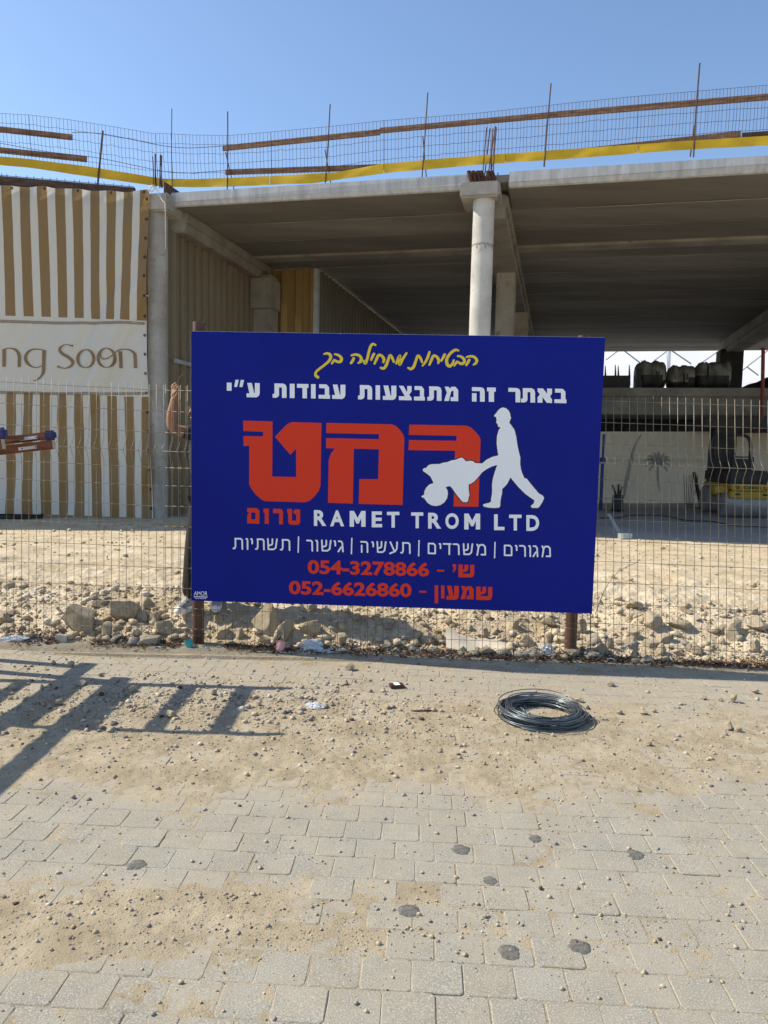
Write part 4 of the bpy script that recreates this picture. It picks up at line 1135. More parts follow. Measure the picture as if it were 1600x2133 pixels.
# hose on the floor
mm = MB()
mm.tube(spline([PZ(x, y, .045) for x, y in ((1250, 1079), (1280, 1079), (1310, 1074), (1360, 1073), (1400, 1077), (1430, 1084), (1480, 1086), (1530, 1094), (1610, 1098))], 6), .014, 6)
tag(mm.build('hose', M_black), 'thin black hose winding over the shaded concrete floor', 'hose')

# ------------------------------------------------------------------ roller
RX = PZ(1560, 1079, .035)
rol = thing('road_roller', tuple(RX), 'small yellow and black road roller parked under the upper deck at the right edge', 'road roller')
ra = R(-8); rx = Vector((math.cos(ra), math.sin(ra), 0)); ry = Vector((-math.sin(ra), math.cos(ra), 0))
def RP(x, y, z): return RX + rx * x + ry * y + UP * z
def rbox(name, x0, x1, y0, y1, z0, z1, mt, bev=.02, parent=None):
    mm = MB(); mm.frame_box(RP(x0, y0, z0), rx * (x1 - x0), ry * (y1 - y0), UP * (z1 - z0)); return mm.build(name, mt, parent or rol, bevel=bev)
for yy in (.36, 2.0):
    mm = MB(); mm.tube([RP(-.62, yy, .37), RP(-.60, yy, .37), RP(.60, yy, .37), RP(.62, yy, .37)], [.33, .37, .37, .33], 36); sharp_smooth(mm.build('drum', M_drum, rol))
rbox('body', -.52, .50, -.06, 2.4, .50, .68, M_ryel, .03)
bp_ = rbox('body', -.50, .48, -.08, 2.4, .695, .87, M_ryel, .03)
rbox('side_arm', -.86, -.50, .1, .5, .62, .80, M_ryel, .03)
rbox('engine_cover', -.55, .46, .02, 2.2, .87, 1.22, M_black, .05)
rbox('seat', -.32, .22, .7, 1.3, 1.22, 1.52, M_black, .06)
mm = MB(); mm.tube(spline([RP(-.36, .66, 1.25), RP(-.36, .66, 1.5), RP(-.30, .66, 1.56), RP(.18, .66, 1.56), RP(.24, .66, 1.5), RP(.24, .66, 1.25)], 4), .02, 6); mm.build('seat_rail', M_black, rol)
mm = MB(); mm.tube(spline([RP(-.62, 1.5, 1.0), RP(-.62, 1.5, 1.9), RP(-.52, 1.5, 2.12), RP(-.38, 1.5, 2.18), RP(.16, 1.5, 2.18), RP(.34, 1.5, 2.12), RP(.42, 1.5, 1.94), RP(.44, 1.5, 1.5), RP(.44, 1.5, 1.0)], 5), .048, 10); mm.build('roll_bar', M_black, rol, smooth=True)
for x in (-.40, .28):
    rbox('recess', x, x + .14, -.066, -.05, .58, .63, M_black, .004)
rbox('reflector', .50, .56, -.02, .02, .92, 1.05, M_white, .005)
V_, F_ = text_polys('BOMAC'.replace('C', 'G'), (0, 1, 0, 1), .02)
mm = MB(); mm.add([RP(-.22 + x * .44, -.0835, .83 - y * .085) for x, y in V_], F_); mm.build('lettering', M_black, rol)
mm = MB()
for q in (1, .0):
    if q: mm.add([RP(-.34 + math.cos(a) * .065, -.0835, .785 + math.sin(a) * .055) for a in (0, math.pi / 2, math.pi, 1.5 * math.pi)] + [RP(-.34 + math.cos(a) * .035, -.0835, .785 + math.sin(a) * .03) for a in (0, math.pi / 2, math.pi, 1.5 * math.pi)], [(0, 1, 5, 4), (1, 2, 6, 5), (2, 3, 7, 6), (3, 0, 4, 7)])
    else: mm.add([RP(-.34 + math.cos(a) * .016, -.0835, .785 + math.sin(a) * .014) for a in (0, math.pi / 2, math.pi, 1.5 * math.pi)], [(0, 1, 2, 3)])
mm.build('badge', M_black, rol)
mm = MB(); mm.tube(spline([RP(.30, -.09, .82), RP(.31, -.09, .76), RP(.35, -.09, .745), RP(.39, -.09, .76), RP(.40, -.09, .82)], 3), .012, 5); mm.build('lashing_eye', M_redp, rol)

# ------------------------------------------------------------------ rocks
ICO = {}
def ico(sub):
    if sub not in ICO:
        bm = bmesh.new(); bmesh.ops.create_icosphere(bm, subdivisions=sub, radius=1)
        ICO[sub] = (np.array([v.co[:] for v in bm.verts]), [tuple(v.index for v in f.verts) for f in bm.faces]); bm.free()
    return ICO[sub]
def rock_mesh(seed, sub=3, cuts=9, rough=.10):
    r_ = np.random.default_rng(seed); V, F = ico(sub); V = V.copy()
    for _ in range(cuts):
        n = r_.normal(size=3); n /= np.linalg.norm(n); d = r_.uniform(.45, .80)
        s = V @ n; over = np.clip(s - d, 0, None); V -= np.outer(over * .99, n)
    off = r_.uniform(0, 50, 3)
    N = np.array([mnoise.fractal(Vector(v * 1.7 + off), 1.0, 2.0, 5) for v in V])
    L = np.linalg.norm(V, axis=1, keepdims=True); V = V * (1 + rough * N[:, None])
    mn, mx = V.min(0), V.max(0); V = (V - (mn + mx) / 2) / ((mx - mn) / 2)
    me = bpy.data.meshes.new('rock'); me.from_pydata(V.tolist(), [], F); me.update()
    me.polygons.foreach_set('use_smooth', [True] * len(F))
    try: me.set_sharp_from_angle(angle=R(24))
    except Exception: pass
    return me
RM = {}
for k in range(9):
    for nm, mt in (('tan', M_rock), ('white', M_rockw), ('grey', M_rockd)):
        if nm == 'tan': RM[k] = {}; base = rock_mesh(100 + k, 4 if k < 4 else 3, cuts=13 + k % 5, rough=.07)
        me = base if nm == 'tan' else base.copy()
        me.materials.append(mt); RM[k][nm] = me
PROTO = {}
def put_rock(p, w, d_, h, k, col, rz, tilt=0, sink=.18, name='rock'):
    key = (k, col)
    if key not in PROTO:
        o = bpy.data.objects.new(name, RM[k][col]); PROTO[key] = o
    else: o = PROTO[key].copy(); o.name = name
    for q in list(o.keys()): del o[q]
    COL.objects.link(o)
    o.location = p + UP * (h / 2 - sink * h); o.scale = (w / 2, d_ / 2, h / 2); o.rotation_euler = (tilt, tilt * .5, rz)
    return o
def hero(label, px, py, wpx, hpx, k, col='tan', rz=0.0, tilt=0.0, sink=.15, deep=.8, pav=False, group=None):
    base = PZ(px, py + hpx * .42, 0) if pav else PG(px, py + hpx * .40)
    sc = base.y / FPX * 1.02
    o = put_rock(base + Vector((0, wpx * sc * deep * .4, 0)), wpx * sc, wpx * sc * deep, hpx * sc * 1.05 / (1 - sink), k, col, rz, tilt, sink)
    return tag(o, label, 'rock', group or ('stones on the pavers' if pav else 'rocks along the fence'))
hero('big tan boulder at the fence below the striped banner, left of the other big slab', 155, 1297, 74, 58, 0)
hero('tilted pale slab of rock resting above the big tan boulder on the left', 252, 1277, 64, 46, 1, 'white', .3, .25)
hero('tall narrow pale stone wedged between the two left boulders', 221, 1318, 22, 34, 4, 'white', .5)
hero('roundish tan rock behind the pale slab, high on the dirt bank', 295, 1262, 40, 26, 5)
hero('small tan block right of the pale slab on the left bank', 290, 1284, 32, 28, 2)
hero('wedge shaped tan rock right of the left rock group', 322, 1288, 36, 22, 3, 'tan', .6)
hero('brown rock low on the bank, left of the brown post', 338, 1316, 42, 32, 6)
hero('flat tan rock at the foot of the fence, left of the brown post', 305, 1340, 56, 24, 7)
hero('small grey rock under the pale slab on the left', 240, 1311, 24, 16, 3, 'grey')
hero('flat pale rock near the left edge by the fence foot', 12, 1311, 30, 16, 4, 'white')
hero('second flat pale rock near the left edge, nearer the fence', 38, 1311, 24, 12, 5, 'tan')
hero('flat grey brown rock lying above the big boulder', 200, 1262, 30, 16, 6)
hero('largest boulder under the blue board, tan with a flat face', 551, 1302, 62, 62, 2, 'tan', .2, -.1)
hero('leaning tan boulder right against the largest boulder under the board', 590, 1326, 48, 54, 3, 'tan', .7, .2)
hero('whitish block with a flat top right of the two big boulders', 644, 1318, 48, 38, 8, 'white', .5)
hero('small yellowish rock right of the whitish block', 711, 1334, 26, 22, 4)
hero('white rock left of the largest boulder', 496, 1325, 24, 26, 5, 'white')
hero('small round rock between the brown post and the white rock', 453, 1294, 20, 20, 6)
hero('tan rock low at the fence, just right of the left brown post', 462, 1322, 30, 26, 7)
hero('grey round stone at the fence foot left of the pink cup', 483, 1347, 18, 18, 1, 'grey')
hero('second grey round stone at the fence foot, nearer the pink cup', 500, 1346, 16, 18, 2, 'grey')
hero('tan stone under the largest boulder beside the pink cup', 548, 1336, 24, 18, 0)
hero('rock with a white face directly above the cardboard sheet', 915, 1334, 26, 20, 1, 'white')
hero('rounded rock left above the cardboard sheet', 888, 1338, 24, 18, 4)
hero('pale rock above the middle of the cardboard sheet', 975, 1312, 26, 16, 5, 'white')
hero('upright pale rock in the heap above the cardboard sheet', 1011, 1322, 14, 20, 6, 'white')
hero('tan rock high in the heap under the board, right part', 1074, 1302, 18, 24, 7)
hero('large pale rock left of the right brown post', 1098, 1340, 30, 26, 0, 'white')
hero('pale block beside the silver packet', 1108, 1366, 38, 22, 2, 'white')
hero('rounded tan rock left of the right brown post, over the packet', 1144, 1334, 22, 22, 3)
hero('rock at the foot of the fence left of the silver packet', 1091, 1368, 20, 16, 4)
hero('flat grey rock half in the shade below the cardboard', 1022, 1383, 26, 10, 5, 'grey')
hero('white crumbly rock just right of the right brown post', 1213, 1312, 22, 34, 6, 'white')
hero('pair half of tan rocks right of the post, the left one', 1234, 1333, 22, 18, 7)
hero('pale jagged rock right of the right brown post', 1253, 1356, 32, 26, 0, 'white', .4)
hero('upright thin slab in the right heap', 1272, 1345, 14, 26, 1, 'tan', .2)
hero('tan round rock in the right heap near the fence', 1315, 1338, 30, 18, 2)
hero('grey pale pointed rock in the right heap', 1323, 1366, 20, 28, 3, 'white', .9)
hero('brown rounded rock in the middle of the right heap', 1358, 1345, 34, 18, 4)
hero('egg shaped white rock standing out in the right heap', 1377, 1357, 24, 26, 5, 'white')
hero('wide pale rock at the fence foot under the right heap', 1331, 1384, 30, 18, 6, 'white')
hero('rock behind the egg shaped white rock', 1386, 1334, 32, 22, 7)
hero('long flat grey rock on the bank in the right part', 1420, 1307, 54, 22, 8, 'tan')
hero('rock right of the egg shaped one, pale and square', 1455, 1361, 26, 20, 1, 'white')
hero('second square pale rock right of the egg shaped one', 1436, 1352, 18, 18, 2)
hero('largest boulder near the right edge, tan and square', 1537, 1318, 48, 36, 3, 'tan', .4)
hero('white pointed rock left of the right edge boulder', 1506, 1314, 14, 20, 4, 'white')
hero('tan block left of the white pointed rock near the right edge', 1488, 1315, 24, 14, 5)
hero('white jagged lump at the right edge near the fence', 1577, 1351, 18, 26, 6, 'white')
hero('small dark rock cluster stone up on the bank at the right edge', 1572, 1275, 20, 16, 7, 'grey')
hero('smooth rock at the foot of the striped banner', 160, 1061, 58, 24, 4, 'tan', .2, 0, .1)
G2 = 'stones on the pavers'
for px, py, w, h, k, c, lab in ((728, 1392, 19, 13, 4, 'tan', 'rounded yellowish stone on the pavers under the middle of the board'), (720, 1423, 15, 9, 5, 'white', 'pale oval stone on the pavers below the rounded yellowish one'),
        (146, 1385, 15, 11, 1, 'white', 'pale stone on the pavers by the uppermost shadow bar'), (111, 1381, 12, 8, 2, 'tan', 'small tan stone just left of the pale stone by the uppermost shadow bar'),
        (275, 1437, 15, 14, 3, 'white', 'pale cubic stone on the edge of the ladder shadow'), (445, 1444, 12, 12, 6, 'grey', 'dark grey stone near the tip of the ladder shadow'),
        (165, 1425, 27, 11, 7, 'grey', 'dark broken clod on the upper ladder shadow'), (207, 1406, 12, 8, 0, 'white', 'white stone alone above the ladder shadow'),
        (1530, 1457, 14, 18, 1, 'white', 'pointed pale stone standing on the pavers near the right edge'), (1522, 1515, 22, 17, 5, 'white', 'largest pale stone on the pavers near the right edge'),
        (1540, 1523, 16, 11, 6, 'white', 'pale stone touching the largest one near the right edge'), (1344, 1486, 20, 10, 2, 'white', 'pale flat stone right of the wire coil'), (1363, 1481, 9, 10, 3, 'white', 'small upright pale stone right of the wire coil'),
        (1273, 1427, 16, 9, 4, 'grey', 'dark reddish stone on the pavers above the wire coil'), (1575, 1441, 15, 11, 7, 'white', 'whitish stone near the right edge by the shade line'), (1208, 1460, 15, 10, 0, 'white', 'white square stone just right above the wire coil'),
        (1292, 1486, 14, 9, 1, 'grey', 'brown stone in the row right of the coil'), (1502, 1459, 13, 7, 2, 'white', 'small flat pale stone left of the pointed one'), (1468, 1455, 11, 8, 3, 'tan', 'small tan stone further left of the pointed one'),
        (807, 1475, 14, 8, 4, 'white', 'white pebble right of the crushed bottle'), (690, 1467, 15, 10, 5, 'grey', 'dark pebble beside the crushed bottle'), (1352, 1550, 16, 10, 6, 'grey', 'dark stone below and right of the wire coil'),
        (120, 1465, 14, 12, 1, 'grey', 'dark stone between two ladder rung shadows on the left'), (102, 1473, 12, 9, 2, 'white', 'pale stone between two ladder rung shadows on the left'), (228, 1523, 16, 12, 3, 'tan', 'tan stone on the lower rail shadow'),
        (352, 1492, 26, 15, 4, 'white', 'pale lump between the last two rung shadows'), (180, 1479, 14, 14, 5, 'tan', 'tan stone in the middle of the rung shadows'), (538, 1467, 13, 10, 6, 'tan', 'tan stone right of the last rung shadow'), (26, 1433, 14, 12, 7, 'tan', 'tan stone at the left edge in the shadow')):
    hero(lab, px, py, w, h, k, c, random.uniform(0, 3), .2, .08, .85, True, G2)
# many middling rocks of the bank
n_r = 0
while n_r < 150:
    x = random.uniform(-3.4, 3.4); d = random.random() ** 2.2 * 1.3 + .06
    y = float(fence_y(x)) + d
    if x < .3 and random.random() < .55: continue
    s = min(.15, .028 * random.paretovariate(2.1)) 
    px = 800 + x / y * FPX
    if abs(px) < -50: continue
    z = float(H(x, y)); c = random.choice(('tan', 'tan', 'white', 'white', 'grey'))
    o = put_rock(Vector((x, y, z)), s * random.uniform(.9, 1.5), s * random.uniform(.8, 1.2), s * random.uniform(.6, 1.0), random.randrange(9), c, random.uniform(0, 6), random.uniform(-.4, .4), .2)
    tag(o, {'tan': 'tan limestone lump among the rubble of the dirt bank behind the fence', 'white': 'whitish limestone lump among the rubble of the dirt bank behind the fence', 'grey': 'grey brown stone lump among the rubble of the dirt bank behind the fence'}[c], 'rock', {'tan': 'tan rubble lumps on the bank', 'white': 'whitish rubble lumps on the bank', 'grey': 'grey rubble lumps on the bank'}[c])
    n_r += 1

def scatter(name, P, S, mt, sub=1, seed=3, flat=.7, kind='stuff'):
    r_ = np.random.default_rng(seed); V0, F0 = ico(sub); F0 = np.array(F0); n = len(P); k = len(V0)
    J = 1 + r_.uniform(-.48, .42, (n, k, 1))
    V = V0[None] * J
    A = r_.uniform(.7, 1.35, (n, 1, 3)); A[:, :, 2] *= flat
    V = V * A
    th = r_.uniform(0, 6.283, n); c, s = np.cos(th)[:, None], np.sin(th)[:, None]
    X = V[..., 0] * c - V[..., 1] * s; Y = V[..., 0] * s + V[..., 1] * c
    V = np.stack([X, Y, V[..., 2]], -1) * S[:, None, None] + P[:, None, :]
    V[..., 2] += (S * .3)[:, None]
    F = (F0[None] + (np.arange(n) * k)[:, None, None]).reshape(-1, 3)
    me = bpy.data.meshes.new(name); V = V.reshape(-1, 3)
    me.vertices.add(len(V)); me.vertices.foreach_set('co', V.ravel())
    me.loops.add(F.size); me.loops.foreach_set('vertex_index', F.ravel())
    me.polygons.add(len(F)); me.polygons.foreach_set('loop_start', np.arange(0, F.size, 3)); me.polygons.foreach_set('loop_total', np.full(len(F), 3))
    me.update(calc_edges=True); me.validate()
    o = bpy.data.objects.new(name, me); COL.objects.link(o); me.materials.append(mt)
    return tag(o, kind=kind)
def bank_points(n, seed, pw=1.7, dmax=1.5):
    r_ = np.random.default_rng(seed); x = r_.uniform(-3.9, 3.9, n); d = r_.random(n) ** pw * dmax + .02
    y = fence_y(x) + d; keep = vnoise(x * 2.2, y * 2.2, seed) + r_.random(n) * .6 > .55
    x, y = x[keep], y[keep]
    return np.stack([x, y, H(x, y)], 1)
for sd, mt, n in ((5, M_dirt, 9000), (6, M_rock, 4500), (7, M_rockd, 1500), (8, M_rockw, 1500)):
    P = bank_points(n, sd); S = np.minimum(.042, .0045 * (1 + np.random.default_rng(sd).pareto(2.0, len(P))))
    o = scatter('rubble', P, S, mt, seed=sd); o['label'] = 'small stones and crumbs strewn over the dirt bank'
r_ = np.random.default_rng(17); x = r_.uniform(-8, 9, 2600); y = r_.uniform(6.6, 15.0, 2600)
o = scatter('rubble', np.stack([x, y, H(x, y)], 1), np.minimum(.05, .008 * (1 + r_.pareto(2.6, 2600))), M_dirt, seed=18)
def pav_points(n, seed):
    r_ = np.random.default_rng(seed); x = r_.uniform(-3.4, 3.6, n); y = 1.6 + r_.random(n) ** .8 * 3.85
    w = np.exp(-((y - 3.95 + .12 * x) / .55) ** 2) * (1.0 - .5 * sstep(-.3, 1.4, x)) + 2.2 * np.exp(-((y - 2.28 - .02 * x) / .13) ** 2) * (1 - .70 * sstep(-.8, .4, x)) + .14 + 1.3 * np.exp(-((y - 4.35) / .28) ** 2 - ((x + 1.1) / 1.0) ** 2)
    keep = r_.random(n) < w * (.4 + 1.2 * vnoise(x * 3, y * 3, seed))
    x, y = x[keep], y[keep]
    return np.stack([x, y, np.maximum(sand_z(x, y), 0.0)], 1)
for sd, mt, n, s0, al in ((21, M_rockd, 22000, .0018, 2.1), (22, M_rock, 34000, .0018, 2.2), (23, M_rockw, 1800, .0020, 2.6), (24, M_rebar, 3000, .0022, 2.5)):
    P = pav_points(n, sd); S = np.minimum(.0125, s0 * (1 + np.random.default_rng(sd).pareto(al, len(P)))); cl = np.exp(-((P[:, 1] - 4.3) / .3) ** 2 - ((P[:, 0] + 1.0) / 1.1) ** 2); S = np.minimum(S, np.where(P[:, 1] < 3, .0085, .0125)) * (1 + .75 * cl)
    scatter('grit', P, S, mt, seed=sd)
# dry leaves along the fence foot
r_ = np.random.default_rng(31); n = 5200
x = r_.uniform(-3.4, 3.4, n); d = r_.normal(.02, .06, n); y = fence_y(x) + d
keep = vnoise(x * 3, y * 2, 3) * (.55 + .45 * sstep(-1.4, -.6, x)) > .27; x, y = x[keep], y[keep]
mm = MB()
for a, b_ in zip(x, y):
    z = max(float(H(a, b_)), .0) + random.uniform(.004, .022); th = random.uniform(0, 6.28); l = random.uniform(.008, .024); w = l * random.uniform(.25, .5)
    u = Vector((math.cos(th), math.sin(th), random.uniform(-.5, .5))) * l; q = Vector((-math.sin(th), math.cos(th), random.uniform(-.6, .6))) * w; c = Vector((a, b_, z))
    mm.add([c - u, c + q + UP * l * .3, c + u, c - q + UP * l * .2], [(0, 1, 2, 3)])
tag(mm.build('dry_leaves', M_leaf), kind='stuff')
# ------------------------------------------------------------------ wire coil on the pavers
cc = PZ(1128, 1494, 0)
mm = MB(); nl = 46; pts = []
for k in range(nl):
    R0 = .165 + .085 * random.random() ** .8
    ox, oy = random.gauss(0, .007), random.gauss(0, .007)
    z0 = .008 + .060 * random.random() * (1 - ((R0 - .20) / .085) ** 2 * .55)
    tx, ty = random.gauss(0, .028), random.gauss(0, .028)
    if k == 3: R0, z0, tx, ty, ox = .240, .070, .0, .06, -.008
    if k == 4: R0, z0, ox, tx, oy = .262, .012, .030, 0, -.02
    if k == 5: R0, z0, ty, tx = .21, .075, .03, -.03
    ph = random.uniform(0, 6.28); w1 = random.uniform(0, .004)
    loop = []
    for a in np.linspace(0, 2 * math.pi, 61)[:-1]:
        r2 = R0 * (1 + .012 * math.sin(2 * a + ph)) + w1 * math.sin(5 * a + ph)
        x, y = math.cos(a) * r2 + ox, math.sin(a) * r2 * .97 + oy
        loop.append(cc + Vector((x, y, max(.0045, z0 + x * tx + y * ty + .003 * math.sin(3 * a + ph)))))
    mm.tube(loop, .0031, 5, closed=True)
mm.tube(spline([cc + Vector(q) for q in ((.22, .06, .05), (.27, .02, .02), (.285, -.03, .008), (.26, -.08, .02), (.29, -.06, .03), (.30, -.02, .012))], 6), .0028, 5)
mm.tube(spline([cc + Vector(q) for q in ((-.12, .02, .05), (-.10, -.02, .04), (-.085, -.03, .008), (-.09, 0, .01))], 6), .0028, 5)
tag(mm.build('wire_coil', M_coil, smooth=True), 'coil of dark shiny steel wire lying on the dusty pavers', 'wire coil')

# ------------------------------------------------------------------ ladder reaching in at the left, on added unseen trestles that cast bar shadows
LX = Vector((-1, 0, -.135)).normalized(); LZ = Vector((-.135, 0, 1)).normalized()
e1 = PY(113, 906, 4.90); e2 = PY(112, 926, 4.86); e3 = PY(10, 902, 4.12); e4 = PY(7, 925, 4.10)
lad = thing('step_ladder', tuple(e2), 'folded varnished wooden step ladder with blue end caps reaching in at the left edge', 'ladder')
LEN = 2.75
ends = ((e1, .050, .030, True), (e2, .058, .034, False), (e3, .050, .030, True), (e4, .058, .034, False))
for p, h, w, cap in ends:
    mm = MB(); mm.bar(p, p + LX * LEN, w, h, up=LZ); r_o = mm.build('rail', M_ladder, lad, bevel=.006)
    mm = MB()
    if cap:
        mm.bar(p - LX * .012, p + LX * .068, w + .012, h + .014, up=LZ); mm.build('end_cap', M_bluecap, lad, bevel=.014)
    else:
        mm.bar(p - LX * .003, p + LX * .003, w - .004, h - .004, up=LZ); mm.build('end_grain', M_endgrain, lad, bevel=.001)
    mm = MB(); o_ = Vector((0, -w / 2 - .003, 0))
    mm.bar(p + LX * .105 + o_ - LZ * .004, p + LX * .225 + o_ - LZ * .004, .003, .020, up=LZ); br = mm.build('bracket', M_alu, lad, bevel=.001)
    mm = MB()
    for q in (.112, .20): mm.tube([p + LX * q + o_ - LZ * .004, p + LX * q + o_ - LZ * .004 + Vector((0, -.004, 0))], .0045, 8)
    mm.build('screw', M_black, br)
for k in range(8):
    x = .24 + k * .315
    a = e1 + LX * x; b_ = e3 + LX * (x - (e1.x - e3.x)); 
    mm = MB(); mm.bar(Vector((a.x, a.y, a.z)), Vector((a.x, e3.y, a.z)), .095, .02, up=LZ); mm.build('tread', M_ladder, lad, bevel=.003)
for lab, X, ye in (('added wooden support, unseen outside the left edge, casting bar shadows under the ladder', -3.06, 5.0), ('second added wooden support, unseen outside the left edge, farther left, casting bar shadows', -3.36, 5.3)):
    zt = e2.z - .135 * (e2.x - X) - .05
    tr_ = thing('added_trestle', (X, 3.8, 0), lab, 'added_trestle', 'added shadow-casting trestles under the ladder')
    mm = MB(); mm.bar((X, ye, zt), (X, 2.15, zt), .075, .07); mm.build('top_beam', M_wood, tr_, bevel=.004)
    for yy in (ye - .1, 2.3):
        mm = MB(); mm.bar((X, yy, -.01), (X, yy, zt - .03), .07, .07, up=(0, 1, 0)); mm.build('leg', M_wood, tr_, bevel=.004)

# ------------------------------------------------------------------ person behind the board
def skin_mesh(name, verts, edges, radii, mt, parent, sub=2, root=0):
    org = Vector(parent['_w'])
    me = bpy.data.meshes.new(name); me.from_pydata([Vector(v) - org for v in verts], edges, []); me.update()
    o = bpy.data.objects.new(name, me); COL.objects.link(o)
    md = o.modifiers.new('skin', 'SKIN'); md.use_smooth_shade = True
    for i, r in enumerate(radii):
        s = me.skin_vertices[0].data[i]; s.radius = (r, r) if not isinstance(r, tuple) else r; s.use_root = (i == root)
    o.modifiers.new('sub', 'SUBSURF').levels = sub; o.modifiers['sub'].render_levels = sub
    dg = bpy.context.evaluated_depsgraph_get(); nm = bpy.data.meshes.new_from_object(o.evaluated_get(dg))
    o.modifiers.clear(); o.data = nm; o.data.name = name
    nm.materials.clear(); nm.materials.append(mt); nm.polygons.foreach_set('use_smooth', [True] * len(nm.polygons))
    o.parent = parent; o['_w'] = parent['_w']; return o
DY = 6.05
def Q(px, py, dy=0.0): return PY(px, py, DY + dy)
fr_ = PG(452, 1262); fl_ = PG(394, 1266)
per = thing('person', tuple(fr_), 'person in black T-shirt and sunglasses behind the board, raising a hand with wire', 'person')
pelvis = Q(437, 1035); chest = Q(433, 935, .02); neck0 = Q(428, 893); shR = Q(407, 903, -.02); shL = Q(461, 905, .06)
elR = Q(357, 893, -.12); foR = Q(357, 862, -.16); wrR = Q(363, 833, -.18); paR = Q(363, 818, -.19)
elL = Q(474, 965, .1); wrL = Q(462, 1030, -.05)
hipR = Q(417, 1050); hipL = Q(449, 1050, .03); knR = Q(403, 1148, -.04); knL = Q(452, 1150, .0)
anR = fl_ + UP * .09; anL = fr_ + UP * .09
head_b = Q(424, 878, -.01); head_m = Q(421, 857, -.02); head_t = Q(423, 838, .0)
verts = [pelvis, chest, neck0, head_b, shR, elR, foR, wrR, paR, shL, elL, wrL, hipR, knR, anR, hipL, knL, anL, pelvis.lerp(chest, .5)]
edges = [(0, 18), (18, 1), (1, 2), (2, 3), (1, 4), (4, 5), (5, 6), (6, 7), (7, 8), (1, 9), (9, 10), (10, 11), (0, 12), (12, 13), (13, 14), (0, 15), (15, 16), (16, 17)]
radii = [.095, .100, .055, .055, .055, .044, .040, .027, (.030, .018), .055, .044, .028, .075, .055, .038, .075, .058, .040, .090]
# head, face and fingers grown from the same skeleton so that the body stays one surface
def addv(p, r, frm):
    verts.append(p); radii.append(r); edges.append((frm, len(verts) - 1)); return len(verts) - 1
h1 = addv(head_m, (.078, .092), 3); h2 = addv(head_t, (.074, .088), h1); h3 = addv(head_t + UP * .045, (.045, .05), h2)
fdir = Vector((-.75, -.62, -.08)).normalized()     # he looks up to the hand with the wire
ftips = [((361, 812), (357.5, 806), (359.5, 802), (364, 800)), ((363.5, 811.5), (360.5, 803.5), (363.5, 799), (368.2, 798)),
         ((366, 813), (364.8, 806), (367.3, 802.5), (370.5, 801.5)), ((367.5, 816), (368, 810), (369.5, 807), (371.5, 806))]
for i, ch in enumerate(ftips):
    p = 8
    for k, (x, y) in enumerate(ch): p = addv(Q(x, y, -.19 - .012 * (i - 1.5) - .004 * k), .0095 - .0009 * k, p)
p = 7
for k, (x, y) in enumerate(((366.5, 825), (370.5, 818), (371.5, 810), (370.5, 803))): p = addv(Q(x, y, -.21), .0105 - .001 * k, p)
body = skin_mesh('body', verts, edges, radii, M_skin, per, 2)
# face
ctr = head_m + fdir * .085
side = fdir.cross(UP).normalized()
mm = MB(); mm.tube([ctr + UP * .028 + fdir * .004, ctr + UP * -.002 + fdir * .018, ctr - UP * .018 + fdir * .026, ctr - UP * .024 + fdir * .010], [.007, .010, .013, .007], 10); mm.build('nose', M_skin, per, smooth=True)
mm = MB(); mm.tube([ctr - UP * .047 + side * s + fdir * (.008 - abs(s) * .25) for s in np.linspace(-.024, .024, 7)], [.002, .005, .006, .006, .006, .005, .002], 8); mm.build('mouth', M_pink, per, smooth=True)
for sgn in (-1, 1):
    c = head_m + side * .080 * sgn + UP * -.005
    mm = MB(); mm.tube([c + Vector((0, 0, math.cos(a) * .03)) + fdir * math.sin(a) * .016 for a in np.linspace(0, 6.28, 13)[:-1]], .007, 6, closed=True); mm.build('ear', M_skin, per, smooth=True)
gl = MB()
for sgn in (-1, 1):
    c = ctr + UP * .026 + side * .033 * sgn + fdir * .010
    gl.poly([c + side * math.cos(a) * .027 + UP * math.sin(a) * .019 - fdir * .10 * (math.cos(a) * .027) * sgn for a in np.linspace(0, 6.28, 15)[:-1]])
    gl.poly([c - fdir * .004 + side * math.cos(a) * .027 + UP * math.sin(a) * .019 - fdir * .10 * (math.cos(a) * .027) * sgn for a in np.linspace(0, 6.28, 15)[:-1]][::-1])
    gl.tube([c + side * .026 * sgn, c + side * .05 * sgn - fdir * .04, head_m + side * .083 * sgn + UP * .028], .003, 5)
gl.tube([ctr + UP * .03 - side * .009 + fdir * .012, ctr + UP * .03 + side * .009 + fdir * .012], .003, 5)
gl.build('sunglasses', M_black, per)
mm = MB(); V, F = ico(3)
for_v = [head_m + UP * .028 + Vector((v[0] * .086, v[1] * .098, v[2] * .098)) for v in V]
hv = MB(); keep = [f for f in F if all((V[i][2] > .05 and Vector(V[i]).dot(fdir) < .45) or Vector(V[i]).dot(fdir) < -.15 and V[i][2] > -.5 for i in f)]
hv.add(for_v, keep); hv.build('hair', M_hair, per, smooth=True)
skin_mesh('shirt', [pelvis - UP * .07, pelvis.lerp(chest, .5), chest, neck0 - UP * .02, shR, shR.lerp(elR, .62), shL, shL.lerp(elL, .75)],
          [(0, 1), (1, 2), (2, 3), (2, 4), (4, 5), (2, 6), (6, 7)], [.142, .146, .156, .082, .080, .072, .080, .068], M_blackc, per, 2)
skin_mesh('trousers', [pelvis, hipR, knR, anR - UP * .01, hipL, knL, anL - UP * .01], [(0, 1), (1, 2), (2, 3), (0, 4), (4, 5), (5, 6)], [.118, .098, .080, .068, .098, .080, .068], M_trou, per, 2)
